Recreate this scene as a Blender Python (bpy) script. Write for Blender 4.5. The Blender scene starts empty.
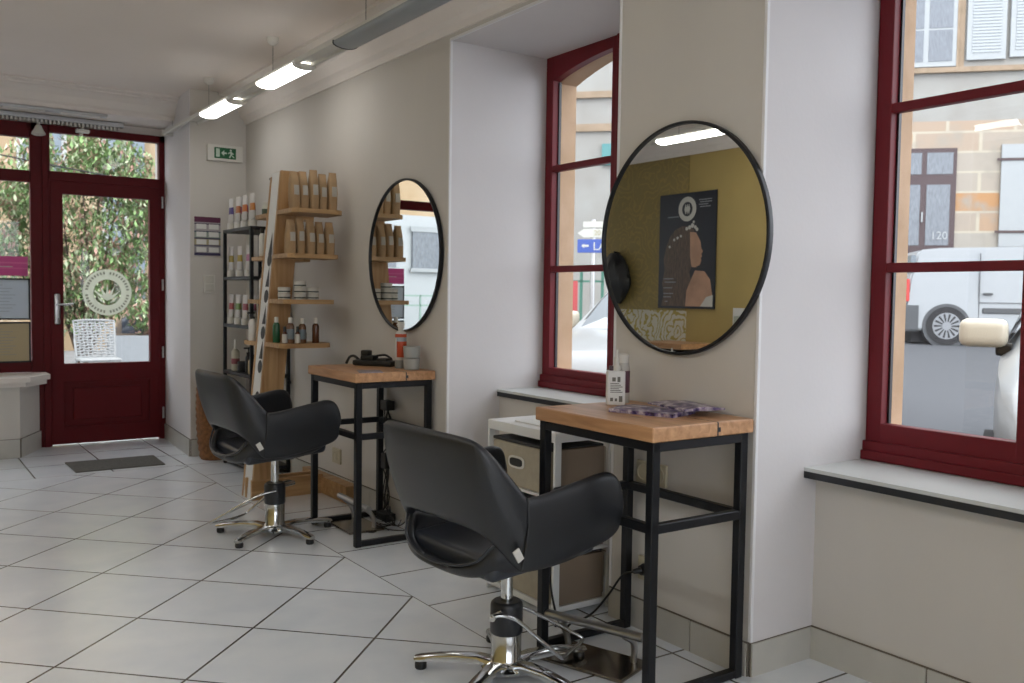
import bpy, bmesh, math, random
from mathutils import Vector, Matrix, noise
R = math.radians
PI = math.pi
sc = bpy.context.scene
COL = sc.collection
random.seed(7)
OFF = {}

# ------------------------------------------------------------------ materials
def lin(h):
    h = h.lstrip('#')
    o = []
    for i in (0, 2, 4):
        c = int(h[i:i+2], 16) / 255
        o.append(c / 12.92 if c <= .04045 else ((c + .055) / 1.055) ** 2.4)
    return (*o, 1)

def newmat(name):
    m = bpy.data.materials.new(name)
    m.use_nodes = True
    nt = m.node_tree
    return m, nt, nt.nodes['Principled BSDF']

def nd(nt, t, **kw):
    n = nt.nodes.new(t)
    for k, v in kw.items():
        if k in n.inputs.keys():
            n.inputs[k].default_value = v
        else:
            setattr(n, k, v)
    return n

def mat(name, col, rough=.5, metal=0, var=0, vscale=8, bump=0, bscale=60, spec=.5, coat=0, stretch=None):
    m, nt, b = newmat(name)
    c = lin(col)
    b.inputs['Base Color'].default_value = c
    b.inputs['Roughness'].default_value = rough
    b.inputs['Metallic'].default_value = metal
    b.inputs['Specular IOR Level'].default_value = spec
    b.inputs['Coat Weight'].default_value = coat
    tc = nd(nt, 'ShaderNodeTexCoord')
    src = tc.outputs['Object']
    if stretch:
        mp = nd(nt, 'ShaderNodeMapping'); mp.inputs['Scale'].default_value = stretch
        nt.links.new(src, mp.inputs[0]); src = mp.outputs[0]
    n = nd(nt, 'ShaderNodeTexNoise', Scale=vscale, Detail=4.0)
    nt.links.new(src, n.inputs['Vector'])
    r = nd(nt, 'ShaderNodeValToRGB')
    v = max(var, .015)
    r.color_ramp.elements[0].position = .3
    r.color_ramp.elements[1].position = .7
    r.color_ramp.elements[0].color = tuple(max(0, x * (1 - v)) for x in c[:3]) + (1,)
    r.color_ramp.elements[1].color = tuple(min(1, x * (1 + v)) for x in c[:3]) + (1,)
    nt.links.new(n.outputs['Fac'], r.inputs[0])
    nt.links.new(r.outputs[0], b.inputs['Base Color'])
    if bump:
        n2 = nd(nt, 'ShaderNodeTexNoise', Scale=bscale, Detail=3.0)
        nt.links.new(src, n2.inputs['Vector'])
        bp = nd(nt, 'ShaderNodeBump', Strength=bump, Distance=.004)
        nt.links.new(n2.outputs['Fac'], bp.inputs['Height'])
        nt.links.new(bp.outputs[0], b.inputs['Normal'])
    return m

def wood(name, c1, c2, axis=1, scale=5, rough=.5):
    m, nt, b = newmat(name)
    tc = nd(nt, 'ShaderNodeTexCoord')
    mp = nd(nt, 'ShaderNodeMapping')
    s = [1.0, 1.0, 1.0]; s[axis] = .08
    mp.inputs['Scale'].default_value = [x * scale for x in s]
    nt.links.new(tc.outputs['Object'], mp.inputs[0])
    n = nd(nt, 'ShaderNodeTexNoise', Scale=6.0, Detail=6.0, Distortion=.8)
    nt.links.new(mp.outputs[0], n.inputs['Vector'])
    r = nd(nt, 'ShaderNodeValToRGB')
    r.color_ramp.elements[0].position = .32; r.color_ramp.elements[0].color = lin(c2)
    r.color_ramp.elements[1].position = .66; r.color_ramp.elements[1].color = lin(c1)
    nt.links.new(n.outputs['Fac'], r.inputs[0])
    v = nd(nt, 'ShaderNodeTexVoronoi', Scale=7.0)
    mp2 = nd(nt, 'ShaderNodeMapping')
    s2 = [1.0, 1.0, 1.0]; s2[axis] = .45
    mp2.inputs['Scale'].default_value = s2
    nt.links.new(tc.outputs['Object'], mp2.inputs[0])
    nt.links.new(mp2.outputs[0], v.inputs['Vector'])
    kr = nd(nt, 'ShaderNodeValToRGB')
    kr.color_ramp.elements[0].position = .05; kr.color_ramp.elements[0].color = (.35, .3, .25, 1)
    kr.color_ramp.elements[1].position = .13; kr.color_ramp.elements[1].color = (1, 1, 1, 1)
    nt.links.new(v.outputs['Distance'], kr.inputs[0])
    mx = nd(nt, 'ShaderNodeMix', data_type='RGBA', blend_type='MULTIPLY')
    mx.inputs[0].default_value = .8
    nt.links.new(r.outputs[0], mx.inputs[6]); nt.links.new(kr.outputs[0], mx.inputs[7])
    nt.links.new(mx.outputs[2], b.inputs['Base Color'])
    b.inputs['Roughness'].default_value = rough
    return m

def emis(name, col, s):
    m, nt, b = newmat(name)
    b.inputs['Base Color'].default_value = lin(col)
    b.inputs['Emission Color'].default_value = lin(col)
    b.inputs['Emission Strength'].default_value = s
    return m

def glass(name, tint='f4faf6', refl=.06):
    m, nt, b = newmat(name)
    nt.nodes.remove(b)
    out = nt.nodes['Material Output']
    t = nd(nt, 'ShaderNodeBsdfTransparent'); t.inputs[0].default_value = lin(tint)
    g = nd(nt, 'ShaderNodeBsdfGlossy', Roughness=.01)
    lw = nd(nt, 'ShaderNodeLayerWeight', Blend=.5)
    f = math_(nt, 'MULTIPLY_ADD', math_(nt, 'POWER', lw.outputs['Facing'], 5.0), .9, .022)
    mx = nd(nt, 'ShaderNodeMixShader')
    nt.links.new(f, mx.inputs[0])
    nt.links.new(t.outputs[0], mx.inputs[1]); nt.links.new(g.outputs[0], mx.inputs[2])
    nt.links.new(mx.outputs[0], out.inputs[0])
    return m

def stripes_mat(name, bands, axis='Z', lo=0., hi=1., rough=.5):
    """printed bands along a generated axis"""
    m, nt, b = newmat(name)
    tc = nd(nt, 'ShaderNodeTexCoord'); sp = nd(nt, 'ShaderNodeSeparateXYZ')
    nt.links.new(tc.outputs['Generated'], sp.inputs[0])
    r = nd(nt, 'ShaderNodeValToRGB'); cr = r.color_ramp; cr.interpolation = 'CONSTANT'
    for i, (p, c) in enumerate(bands):
        e = cr.elements[i] if i < 2 else cr.elements.new(p)
        e.position = p; e.color = lin(c)
    nt.links.new(sp.outputs[axis], r.inputs[0])
    nt.links.new(r.outputs[0], b.inputs['Base Color'])
    b.inputs['Roughness'].default_value = rough
    return m

def math_(nt, op, a, b=None, c=None):
    n = nd(nt, 'ShaderNodeMath', operation=op)
    for i, x in enumerate((a, b, c)):
        if x is None: continue
        if isinstance(x, (int, float)): n.inputs[i].default_value = x
        else: nt.links.new(x, n.inputs[i])
    return n.outputs[0]

M = {}
M['wall'] = mat('wall_paint', 'cac6c0', .75, var=.03, vscale=2.5, bump=.12, bscale=90, stretch=(1, 1, .25))
M['reveal'] = mat('reveal_paint', 'd5d2d3', .7, var=.02, vscale=3, bump=.1, bscale=70)
M['ceiling'] = mat('ceiling_paint', 'e6ddd6', .85, var=.02, vscale=2)
M['cornice'] = mat('cornice_paint', 'dfd8d2', .7)
M['bead'] = mat('corner_bead', 'e4e4e6', .5)
M['ochre'] = mat('ochre_paint', 'ae9860', .8, var=.05, vscale=3)
M['red'] = mat('dark_red_paint', '55080f', .5, var=.05, vscale=9, spec=.2)
M['red2'] = mat('burgundy_paint', '6c151f', .48, var=.05, vscale=9, spec=.3)
M['black'] = mat('black_metal', '17191e', .42, metal=.3, var=.15, vscale=20)
M['blackpl'] = mat('black_plastic', '0d0d0f', .45)
M['leather'] = mat('black_leather', '191b1f', .40, var=.1, vscale=14, bump=.12, bscale=220, spec=.55)
M['chrome'] = mat('chrome', 'c9cbcc', .12, metal=1)
M['alu'] = mat('brushed_aluminium', 'b4b5b6', .32, metal=1, var=.06, vscale=30)
M['darkcap'] = mat('dark_grey_plastic', '26282c', .38)
M['white'] = mat('white_plastic', 'd4d2cc', .45)
M['whitel'] = mat('white_laminate', 'd9dad9', .4)
M['sill'] = mat('sill_laminate', 'c9ccca', .38)
M['pine'] = wood('pine_wood', 'b8956a', '9a744b', axis=2, rough=.55)
M['pinex'] = wood('pine_shelf', 'ba976b', '9d774d', axis=0, rough=.5)
M['table'] = wood('oak_tabletop', 'cb9d74', 'a97c55', axis=1, scale=6, rough=.38)
M['tile'] = mat('baseboard_tile', 'bab8b1', .4, var=.06, vscale=7)
M['kraft'] = mat('kraft_paper', 'a98c69', .8, var=.1, vscale=20, bump=.4, bscale=50)
M['canvas'] = mat('beige_canvas', 'a59d8c', .9, var=.06, vscale=30, bump=.3, bscale=300)
M['board'] = mat('brown_board', '80705f', .8, var=.04)
M['socket'] = mat('cream_plastic', 'b9b199', .45)
M['paper'] = mat('paper_white', 'd9d9d6', .7)
M['label'] = mat('label_white', 'c6c4bd', .6); M['baglabel'] = mat('bag_label', 'b4afa5', .7)
M['mirror'] = mat('mirror_silver', 'e9ebe9', .01, metal=1)
M['mirror'].node_tree.nodes['Principled BSDF'].inputs['Roughness'].default_value = 0
M['glass'] = glass('window_glass', 'fafafa')
M['clear'] = glass('clear_plastic', 'e6ecec')
M['sticker'] = mat('white_film', 'c8cabf', .6)
def translucent(m, tint, fac=.75):
    t_ = m.node_tree; b_ = t_.nodes['Principled BSDF']
    tr = nd(t_, 'ShaderNodeBsdfTranslucent'); tr.inputs[0].default_value = lin(tint); mx = nd(t_, 'ShaderNodeMixShader'); mx.inputs[0].default_value = fac
    t_.links.new(b_.outputs[0], mx.inputs[1]); t_.links.new(tr.outputs[0], mx.inputs[2]); t_.links.new(mx.outputs[0], t_.nodes['Material Output'].inputs[0])
    return m
translucent(M['sticker'], 'e2e4da')
M['green'] = mat('exit_green', '0d5a33', .4)
M['greenbtl'] = mat('green_bottle', '1f5a38', .2)
M['amber'] = mat('amber_bottle', '54301c', .2)
M['brownbtl'] = mat('brown_liquid', '6a4a35', .25)
M['darkgrey'] = mat('dark_trim', '23262b', .4)
M['ink'] = mat('dark_ink', '2c2d30', .6)
M['cable'] = mat('black_cable', '141416', .5)
M['steel'] = mat('stained_steel', '8d857b', .16, metal=1, var=.18, vscale=9)
M['bread'] = mat('wicker', '7a5230', .8, var=.35, vscale=45, bump=.8, bscale=60)

# floor tiles : diagonal field with a straight laid border along the wall and the door
def floor_mat():
    m, nt, b = newmat('floor_tiles')
    tc = nd(nt, 'ShaderNodeTexCoord'); sp = nd(nt, 'ShaderNodeSeparateXYZ')
    nt.links.new(tc.outputs['Object'], sp.inputs[0])
    X, Y = sp.outputs['X'], sp.outputs['Y']
    mm = lambda *a: math_(nt, *a)
    def line(u, period, off):        # distance to nearest joint
        q = mm('ADD', u, -off + period * 400)
        q = mm('MODULO', q, period)
        return mm('MINIMUM', q, mm('SUBTRACT', period, q))
    s = .45; r2 = 1 / math.sqrt(2)
    U = mm('MULTIPLY', mm('ADD', X, Y), r2)
    V = mm('MULTIPLY', mm('SUBTRACT', X, Y), r2)
    dU = line(U, s, 0); dV = line(V, s, 0)
    dd = mm('MINIMUM', dU, dV)
    dXs = line(X, .46, 0); dYs = line(Y, .4216, .70)
    ds = mm('MINIMUM', dXs, dYs)
    inx = mm('LESS_THAN', X, 0.0); iny = mm('LESS_THAN', Y, .70)
    inside = mm('MULTIPLY', inx, iny)
    bord = mm('MINIMUM', mm('ABSOLUTE', X), mm('ABSOLUTE', mm('SUBTRACT', Y, .70)))
    d = mm('ADD', mm('MULTIPLY', inside, dd), mm('MULTIPLY', mm('SUBTRACT', 1.0, inside), ds))
    mr = nd(nt, 'ShaderNodeMapRange'); mr.inputs['From Min'].default_value = .0032
    mr.inputs['From Max'].default_value = .0052
    nt.links.new(d, mr.inputs[0])
    # per tile tone
    fU = mm('FLOOR', mm('DIVIDE', mm('ADD', U, 0.0), s)); fV = mm('FLOOR', mm('DIVIDE', V, s))
    fX = mm('FLOOR', mm('DIVIDE', X, .46)); fY = mm('FLOOR', mm('DIVIDE', mm('SUBTRACT', Y, .70), .4216))
    a = mm('ADD', mm('MULTIPLY', inside, fU), mm('MULTIPLY', mm('SUBTRACT', 1.0, inside), fX))
    c = mm('ADD', mm('MULTIPLY', inside, fV), mm('MULTIPLY', mm('SUBTRACT', 1.0, inside), fY))
    cb = nd(nt, 'ShaderNodeCombineXYZ'); nt.links.new(a, cb.inputs[0]); nt.links.new(c, cb.inputs[1]); nt.links.new(inside, cb.inputs[2])
    wn = nd(nt, 'ShaderNodeTexWhiteNoise'); nt.links.new(cb.outputs[0], wn.inputs['Vector'])
    n = nd(nt, 'ShaderNodeTexNoise', Scale=5.0, Detail=5.0, Distortion=.3)
    nt.links.new(tc.outputs['Object'], n.inputs['Vector'])
    r = nd(nt, 'ShaderNodeValToRGB')
    r.color_ramp.elements[0].position = .3; r.color_ramp.elements[0].color = lin('dfe6ee')
    r.color_ramp.elements[1].position = .7; r.color_ramp.elements[1].color = lin('ebf0f5')
    nt.links.new(n.outputs['Fac'], r.inputs[0])
    hs = nd(nt, 'ShaderNodeHueSaturation')
    nt.links.new(r.outputs[0], hs.inputs['Color'])
    nt.links.new(mm('MULTIPLY_ADD', wn.outputs['Value'], .07, .97), hs.inputs['Value'])
    mx = nd(nt, 'ShaderNodeMix', data_type='RGBA')
    mx.inputs[6].default_value = lin('4a463f')
    nt.links.new(mr.outputs[0], mx.inputs[0]); nt.links.new(hs.outputs[0], mx.inputs[7])
    nt.links.new(mx.outputs[2], b.inputs['Base Color'])
    ro = nd(nt, 'ShaderNodeMapRange'); ro.inputs['To Min'].default_value = .24; ro.inputs['To Max'].default_value = .28
    nt.links.new(n.outputs['Fac'], ro.inputs[0])
    nt.links.new(ro.outputs[0], b.inputs['Roughness'])
    b.inputs['Specular IOR Level'].default_value = 1.0; b.inputs['Coat Weight'].default_value = .35; b.inputs['Coat Roughness'].default_value = .22
    bp = nd(nt, 'ShaderNodeBump', Strength=.5, Distance=.003)
    nt.links.new(mr.outputs[0], bp.inputs['Height']); nt.links.new(bp.outputs[0], b.inputs['Normal'])
    return m
M['floor'] = floor_mat()

def stucco(name, c1, c2, sc_=6):
    m = mat(name, c1, .9, var=.0, vscale=sc_, bump=.7, bscale=25)
    r = [n for n in m.node_tree.nodes if n.type == 'VALTORGB'][0]
    r.color_ramp.elements[0].color = lin(c2); r.color_ramp.elements[1].color = lin(c1)
    return m
M['jamb'] = stucco('sandstone_jamb', 'c6a88c', 'b39577')
M['render'] = stucco('cream_render', '93938f', '888580', 1.5)
M['stoneband'] = stucco('stone_band', '94826f', '84735f')
M['orange'] = stucco('orange_render', 'ad9a80', 'a08767', 1.2)
M['asphalt'] = stucco('asphalt', '4c4e52', '43454a', 12)
M['pave'] = stucco('paving', '8e8f90', '7c7d7e', 3)

def stone_mat():
    m, nt, b = newmat('ashlar_stone')
    tc = nd(nt, 'ShaderNodeTexCoord')
    mp = nd(nt, 'ShaderNodeMapping'); mp.inputs['Rotation'].default_value = (R(90), 0, 0)
    nt.links.new(tc.outputs['Object'], mp.inputs[0])
    br = nd(nt, 'ShaderNodeTexBrick', Scale=1.0)
    br.inputs['Color1'].default_value = lin('a27a54'); br.inputs['Color2'].default_value = lin('96928a')
    br.inputs['Mortar'].default_value = lin('a9a292')
    br.inputs['Mortar Size'].default_value = .03; br.inputs['Mortar Smooth'].default_value = .6
    br.inputs['Brick Width'].default_value = .85; br.inputs['Row Height'].default_value = .40
    nt.links.new(mp.outputs[0], br.inputs['Vector'])
    n = nd(nt, 'ShaderNodeTexNoise', Scale=2.2, Detail=5.0)
    nt.links.new(tc.outputs['Object'], n.inputs['Vector'])
    mx = nd(nt, 'ShaderNodeMix', data_type='RGBA'); mx.inputs[7].default_value = lin('8e887e')
    mr = nd(nt, 'ShaderNodeMapRange'); mr.inputs['From Min'].default_value = .5; mr.inputs['From Max'].default_value = .72
    nt.links.new(n.outputs['Fac'], mr.inputs[0])
    nt.links.new(mr.outputs[0], mx.inputs[0]); nt.links.new(br.outputs['Color'], mx.inputs[6])
    nt.links.new(mx.outputs[2], b.inputs['Base Color']); b.inputs['Roughness'].default_value = .9
    return m
M['stone'] = stone_mat()
M['ext_white'] = mat('exterior_white_paint', '969a9c', .6)
M['ext_brown'] = mat('brown_joinery', '453638', .6)
M['curtainglass'] = mat('curtained_pane', '6a6f76', .25, var=.25, vscale=9, stretch=(6, 6, 1))
M['carwhite'] = mat('white_car_paint', '8f9396', .3, coat=.4)
M['cargrey'] = mat('grey_bumper', '4a4c4f', .6)
M['carglass'] = mat('car_glass', '566068', .08, spec=.8)
M['tyre'] = mat('tyre_rubber', '242426', .8)
M['cream'] = mat('cream_cover', 'c6bfae', .35)
M['leafg'] = mat('green_leaf', '74905a', .6, var=.35, vscale=3)
M['leafr'] = mat('russet_leaf', 'a98678', .6, var=.3, vscale=5)
M['leafl'] = mat('pale_leaf', 'b0ba98', .6, var=.25, vscale=5)
M['bark'] = mat('bark', '54463a', .9, var=.2)

# ------------------------------------------------------------------ mesh builder
class MB:
    def __init__(s):
        s.bm = bmesh.new()
    def box(s, a, b, bev=0, rot=None, piv=None, seg=2):
        a, b = Vector(a), Vector(b)
        bm = bmesh.new()
        bmesh.ops.create_cube(bm, size=1)
        c = (a + b) / 2; d = b - a
        for v in bm.verts: v.co = Vector((v.co.x * d.x, v.co.y * d.y, v.co.z * d.z)) + c
        if bev: bmesh.ops.bevel(bm, geom=bm.edges[:], offset=bev, segments=seg, affect='EDGES', profile=.6)
        if rot is not None:
            pv = Vector(piv) if piv is not None else c
            for v in bm.verts: v.co = rot @ (v.co - pv) + pv
        s.add(bm); return s
    def add(s, bm):
        me = bpy.data.meshes.new('t'); bm.to_mesh(me); bm.free(); s.bm.from_mesh(me); bpy.data.meshes.remove(me)
    def cyl(s, p0, p1, r, r2=None, seg=20, caps=True):
        p0, p1 = Vector(p0), Vector(p1); d = p1 - p0
        bm = bmesh.new()
        bmesh.ops.create_cone(bm, cap_ends=caps, segments=seg, radius1=r, radius2=r if r2 is None else r2, depth=d.length)
        q = d.to_track_quat('Z', 'Y').to_matrix()
        for v in bm.verts: v.co = q @ v.co + (p0 + p1) / 2
        s.add(bm); return s
    def sph(s, c, r, sc_=(1, 1, 1), seg=16):
        bm = bmesh.new(); bmesh.ops.create_uvsphere(bm, u_segments=seg, v_segments=seg // 2 + 2, radius=r)
        for v in bm.verts: v.co = Vector((v.co.x * sc_[0], v.co.y * sc_[1], v.co.z * sc_[2])) + Vector(c)
        s.add(bm); return s
    def lathe(s, prof, c=(0, 0, 0), seg=24, sx=1, sy=1, axis='Z'):
        c = Vector(c); rings = []
        for r, z in prof:
            ring = []
            for i in range(seg):
                a = 2 * PI * i / seg
                p = Vector((r * math.cos(a) * sx, r * math.sin(a) * sy, z))
                if axis == 'X': p = Vector((p.z, p.x, p.y))
                if axis == 'Y': p = Vector((p.y, p.z, p.x))
                ring.append(s.bm.verts.new(p + c))
            rings.append(ring)
        for a, b in zip(rings, rings[1:]):
            for i in range(seg):
                j = (i + 1) % seg
                s.bm.faces.new((a[i], a[j], b[j], b[i]))
        if prof[0][0] > 1e-6: s.bm.faces.new(rings[0][::-1])
        if prof[-1][0] > 1e-6: s.bm.faces.new(rings[-1])
        return s
    def tube(s, pts, r, seg=10, closed=False, rs=None):
        pts = [Vector(p) for p in pts]; n = len(pts); rings = []
        up = Vector((.13, .21, .97))
        for i, p in enumerate(pts):
            if closed: t = pts[(i + 1) % n] - pts[i - 1]
            else: t = pts[min(i + 1, n - 1)] - pts[max(i - 1, 0)]
            t.normalize()
            a = t.cross(up)
            if a.length < .05: a = t.cross(Vector((1, 0, 0)))
            a.normalize(); b = t.cross(a)
            rr = rs[i] if rs else r
            rings.append([s.bm.verts.new(p + rr * (math.cos(2 * PI * k / seg) * a + math.sin(2 * PI * k / seg) * b)) for k in range(seg)])
        pr_ = list(zip(rings, rings[1:])) + ([(rings[-1], rings[0])] if closed else [])
        for A, B in pr_:
            for k in range(seg):
                j = (k + 1) % seg
                s.bm.faces.new((A[k], A[j], B[j], B[k]))
        if not closed:
            s.bm.faces.new(rings[0][::-1]); s.bm.faces.new(rings[-1])
        return s
    def prism(s, poly, h, plane='XY', o=(0, 0, 0)):
        """poly 2D extruded from 0 to h along the plane's normal"""
        f = {'XY': lambda u, v, w: Vector((u, v, w)), 'YZ': lambda u, v, w: Vector((w, u, v)), 'XZ': lambda u, v, w: Vector((u, w, v))}[plane]
        o = Vector(o)
        A = [s.bm.verts.new(f(u, v, 0) + o) for u, v in poly]
        B = [s.bm.verts.new(f(u, v, h) + o) for u, v in poly]
        s.bm.faces.new(A[::-1]); s.bm.faces.new(B)
        for i in range(len(poly)):
            j = (i + 1) % len(poly)
            s.bm.faces.new((A[i], A[j], B[j], B[i]))
        return s
    def grid(s, rows, cu=False):
        V = [[s.bm.verts.new(Vector(p)) for p in r] for r in rows]
        for a, b in zip(V, V[1:]):
            n = len(a)
            for i in range(n if cu else n - 1):
                j = (i + 1) % n
                s.bm.faces.new((a[i], a[j], b[j], b[i]))
        return s
    def quad(s, *p):
        s.bm.faces.new([s.bm.verts.new(Vector(q)) for q in p]); return s
    def build(s, name, m, parent=None, smooth=False, flip=True):
        bmesh.ops.remove_doubles(s.bm, verts=s.bm.verts, dist=1e-6)
        if flip: bmesh.ops.recalc_face_normals(s.bm, faces=s.bm.faces)
        off = OFF.get(parent.name, Vector()) if parent else Vector()
        if off.length: bmesh.ops.translate(s.bm, vec=-off, verts=s.bm.verts)
        me = bpy.data.meshes.new(name); s.bm.to_mesh(me); s.bm.free()
        me.materials.append(M[m] if isinstance(m, str) else m)
        if smooth:
            for p in me.polygons: p.use_smooth = True
            try: me.set_sharp_from_angle(angle=R(40))
            except Exception: pass
        o = bpy.data.objects.new(name, me); COL.objects.link(o)
        if parent: o.parent = parent
        OFF[o.name] = off
        return o

def islands(b, name, m, parent=None, smooth=False):
    """every loose piece of the builder becomes an object of its own"""
    bm = b.bm; bmesh.ops.remove_doubles(bm, verts=bm.verts, dist=1e-6)
    seen = set(); out = []
    for v0 in list(bm.verts):
        if v0 in seen: continue
        st = [v0]; comp = []; seen.add(v0)
        while st:
            v = st.pop(); comp.append(v)
            for e in v.link_edges:
                w = e.other_vert(v)
                if w not in seen: seen.add(w); st.append(w)
        n = MB(); mp = {v: n.bm.verts.new(v.co) for v in comp}
        fs = {f for v in comp for f in v.link_faces}
        for f in fs: n.bm.faces.new([mp[v] for v in f.verts])
        out.append(n.build(name, m, parent, smooth))
    return out
def thing(name, label, cat, loc=(0, 0, 0), rz=0, group=None):
    o = bpy.data.objects.new(name, None); COL.objects.link(o)
    o.empty_display_size = .05
    o.location = loc; o.rotation_euler = (0, 0, rz)
    o['label'] = label; o['category'] = cat
    if group: o['group'] = group
    OFF[o.name] = Vector(loc) if rz == 0 else Vector()
    return o
def tag(o, label, cat, group=None):
    o['label'] = label; o['category'] = cat
    if group: o['group'] = group
    return o
def struct(mb, name, m, smooth=False, parent=None):
    o = mb.build(name, m, parent, smooth)
    if not parent: o['kind'] = 'structure'
    return o
def dup(root, loc, rz=None, label=None):
    r = root.copy(); COL.objects.link(r); r.location = loc
    if rz is not None: r.rotation_euler = (0, 0, rz)
    if label: r['label'] = label
    for ch in list(root.children):
        c = ch.copy(); COL.objects.link(c); c.parent = r
        for g in ch.children:
            d = g.copy(); COL.objects.link(d); d.parent = c
    return r
def smooth_pts(P, n=8):
    P = [Vector(p) for p in P]; out = []
    Q = [P[0]] + P + [P[-1]]
    for i in range(1, len(Q) - 2):
        a, b_, c, d = Q[i - 1:i + 3]
        for k in range(n):
            u = k / n
            out.append(.5 * ((2 * b_) + (-a + c) * u + (2 * a - 5 * b_ + 4 * c - d) * u * u + (-a + 3 * b_ - 3 * c + d) * u ** 3))
    out.append(P[-1]); return out
def text(body, size, name, m, parent, loc, rot, ext=.001, align='CENTER'):
    cu = bpy.data.curves.new('txt', 'FONT'); cu.body = body; cu.size = size; cu.extrude = ext
    cu.align_x = align; cu.align_y = 'CENTER'
    o = bpy.data.objects.new('txt', cu); COL.objects.link(o)
    bpy.context.view_layer.update()
    me = bpy.data.meshes.new_from_object(o.evaluated_get(bpy.context.evaluated_depsgraph_get()))
    bpy.data.objects.remove(o); me.name = name
    me.materials.clear(); me.materials.append(M[m] if isinstance(m, str) else m)
    t = bpy.data.objects.new(name, me); COL.objects.link(t)
    off = OFF.get(parent.name, Vector()) if parent else Vector()
    t.location = Vector(loc) - off; t.rotation_euler = rot
    if parent: t.parent = parent
    return t

# ------------------------------------------------------------------ room shell
W = .527           # wall face
CZ = 2.62          # ceiling
R1 = (-3.12, -1.904)   # recess 1 (Y range)
R2 = (-5.0, -3.784)    # recess 2
LZ = 2.39          # recess ceiling
XF = 1.085         # window frame plane
XO = 1.26          # outer face
DY = 1.97          # door plane
SILL = {1: .715, 2: .635}

b = MB(); b.box((-3.0, -8.0, -.1), (1.32, 2.3, 0)); struct(b, 'floor', 'floor')
b = MB(); b.box((-3.2, -8.0, CZ), (1.4, 2.3, CZ + .12)); struct(b, 'ceiling', 'ceiling')
b = MB()
b.box((W, R1[1], 0), (1.13, 2.2, CZ))
b.box((W, R2[1] - .004, 0), (1.13, R1[0], CZ))
b.box((W, -8, 0), (1.13, R2[0], CZ))
for rr in (R1, R2): b.box((W, rr[0], LZ), (1.13, rr[1], CZ))
for i, rr in ((1, R1), (2, R2)): b.box((.828, rr[0], 0), (1.13, rr[1], SILL[i]))
struct(b, 'wall_right', 'wall')
# reveals and walls below the sills
b = MB()
for i, rr in ((1, R1), (2, R2)):
    b.box((W + .002, rr[1] - .006, 0), (1.13, rr[1], LZ))
    b.box((W + .002, rr[0], 0), (1.13, rr[0] + .006, LZ))
    b.box((W + .002, rr[0], LZ - .006), (1.13, rr[1], LZ))
struct(b, 'wall_inner', 'reveal')
b = MB()
for y in (R1[1], R2[1]):
    b.box((W - .003, y - .008, .11), (W + .009, y + .004, LZ), .002)
for y in (R1[0], R2[0]):
    b.box((W - .003, y - .004, .11), (W + .009, y + .008, LZ), .002)
for rr in (R1, R2): b.box((W - .003, rr[0], LZ - .008), (W + .009, rr[1], LZ + .004), .002)
struct(b, 'trim_1', 'bead')
# sandstone outer skin with the arched openings
def arch(y0, y1, zs, rise, n=14):
    return [(y0 + (y1 - y0) * k / n, zs + rise * (1 - (2 * k / n - 1) ** 2)) for k in range(n + 1)]
b = MB()
for i, rr in ((1, R1), (2, R2)):
    y0, y1 = rr[0] + .045, rr[1] - .034
    z0 = SILL[i] + .05
    b.box((1.15, rr[0] - .35 if i == 1 else rr[0] - 1, -.6), (XO, y0, 3.2))
    b.box((1.15, y1, -.6), (XO, rr[1] + (.32 if i == 2 else 3.9), 3.2))
    b.box((1.15, y0, -.6), (XO + .03, y1, z0))
    poly = [(y0, 3.2), (y0, 2.265)] + arch(y0, y1, 2.265, .10)[1:-1] + [(y1, 2.265), (y1, 3.2)]
    b.prism(poly, XO - 1.15, 'YZ', (1.15, 0, 0))
struct(b, 'wall_exterior', 'jamb')
# other walls
b = MB(); b.box((-3.15, -8, 0), (-3.0, 2.2, CZ)); wl_ = struct(b, 'wall_left', 'ochre')
b = MB()   # back wall; its unseen window opening is added to let daylight in
b.box((-3.0, -8.15, 0), (W, -8, .5)); b.box((-3.0, -8.15, 2.4), (W, -8, CZ))
b.box((-3.0, -8.15, .5), (-2.8, -8, 2.4)); b.box((W - .2, -8.15, .5), (W, -8, 2.4))
struct(b, 'wall_back', 'wall')
# pier by the door with the exit sign wall
b = MB()
b.prism([(.122, 1.02), (W, 1.02), (W, 2.25), (.18, 2.25), (.18, DY - .02)], CZ, 'XY')
struct(b, 'wall_far', 'wall')
b = MB(); b.prism([(.120, 1.018), (.178, DY - .022), (.182, DY - .022), (.124, 1.018)], CZ, 'XY', (0, 0, 0)); struct(b, 'wall_reveal', 'reveal')
b = MB(); b.box((-3.0, 1.99, 2.40), (.2, 2.25, CZ + .12)); b.box((-3.0, 1.55, 2.47), (W, 1.99, CZ)); struct(b, 'wall_lintel', 'cornice')
# cornices
def cornice_profile():
    return [(0, 0), (0, -.21), (.012, -.21), (.02, -.18), (.045, -.16), (.07, -.10), (.12, -.055), (.15, -.042), (.15, -.028), (.2, -.018), (.2, 0)]
b = MB()
pf = cornice_profile()
b.prism([(W - u, CZ + v) for u, v in pf], -(8.0 + 1.56), 'XZ', (0, 1.56, 0))
struct(b, 'trim_2', 'cornice')
b = MB()
b.prism([(1.56 - u, CZ + v * .7) for u, v in pf], W + 3.0, 'YZ', (-3.0, 0, 0))
struct(b, 'trim_3', 'cornice')
b = MB(); b.prism([(-3.0 + u, CZ + v) for u, v in pf], -(8.0 + 1.56), 'XZ', (0, 1.56, 0)); struct(b, 'trim_4', 'cornice')

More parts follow.
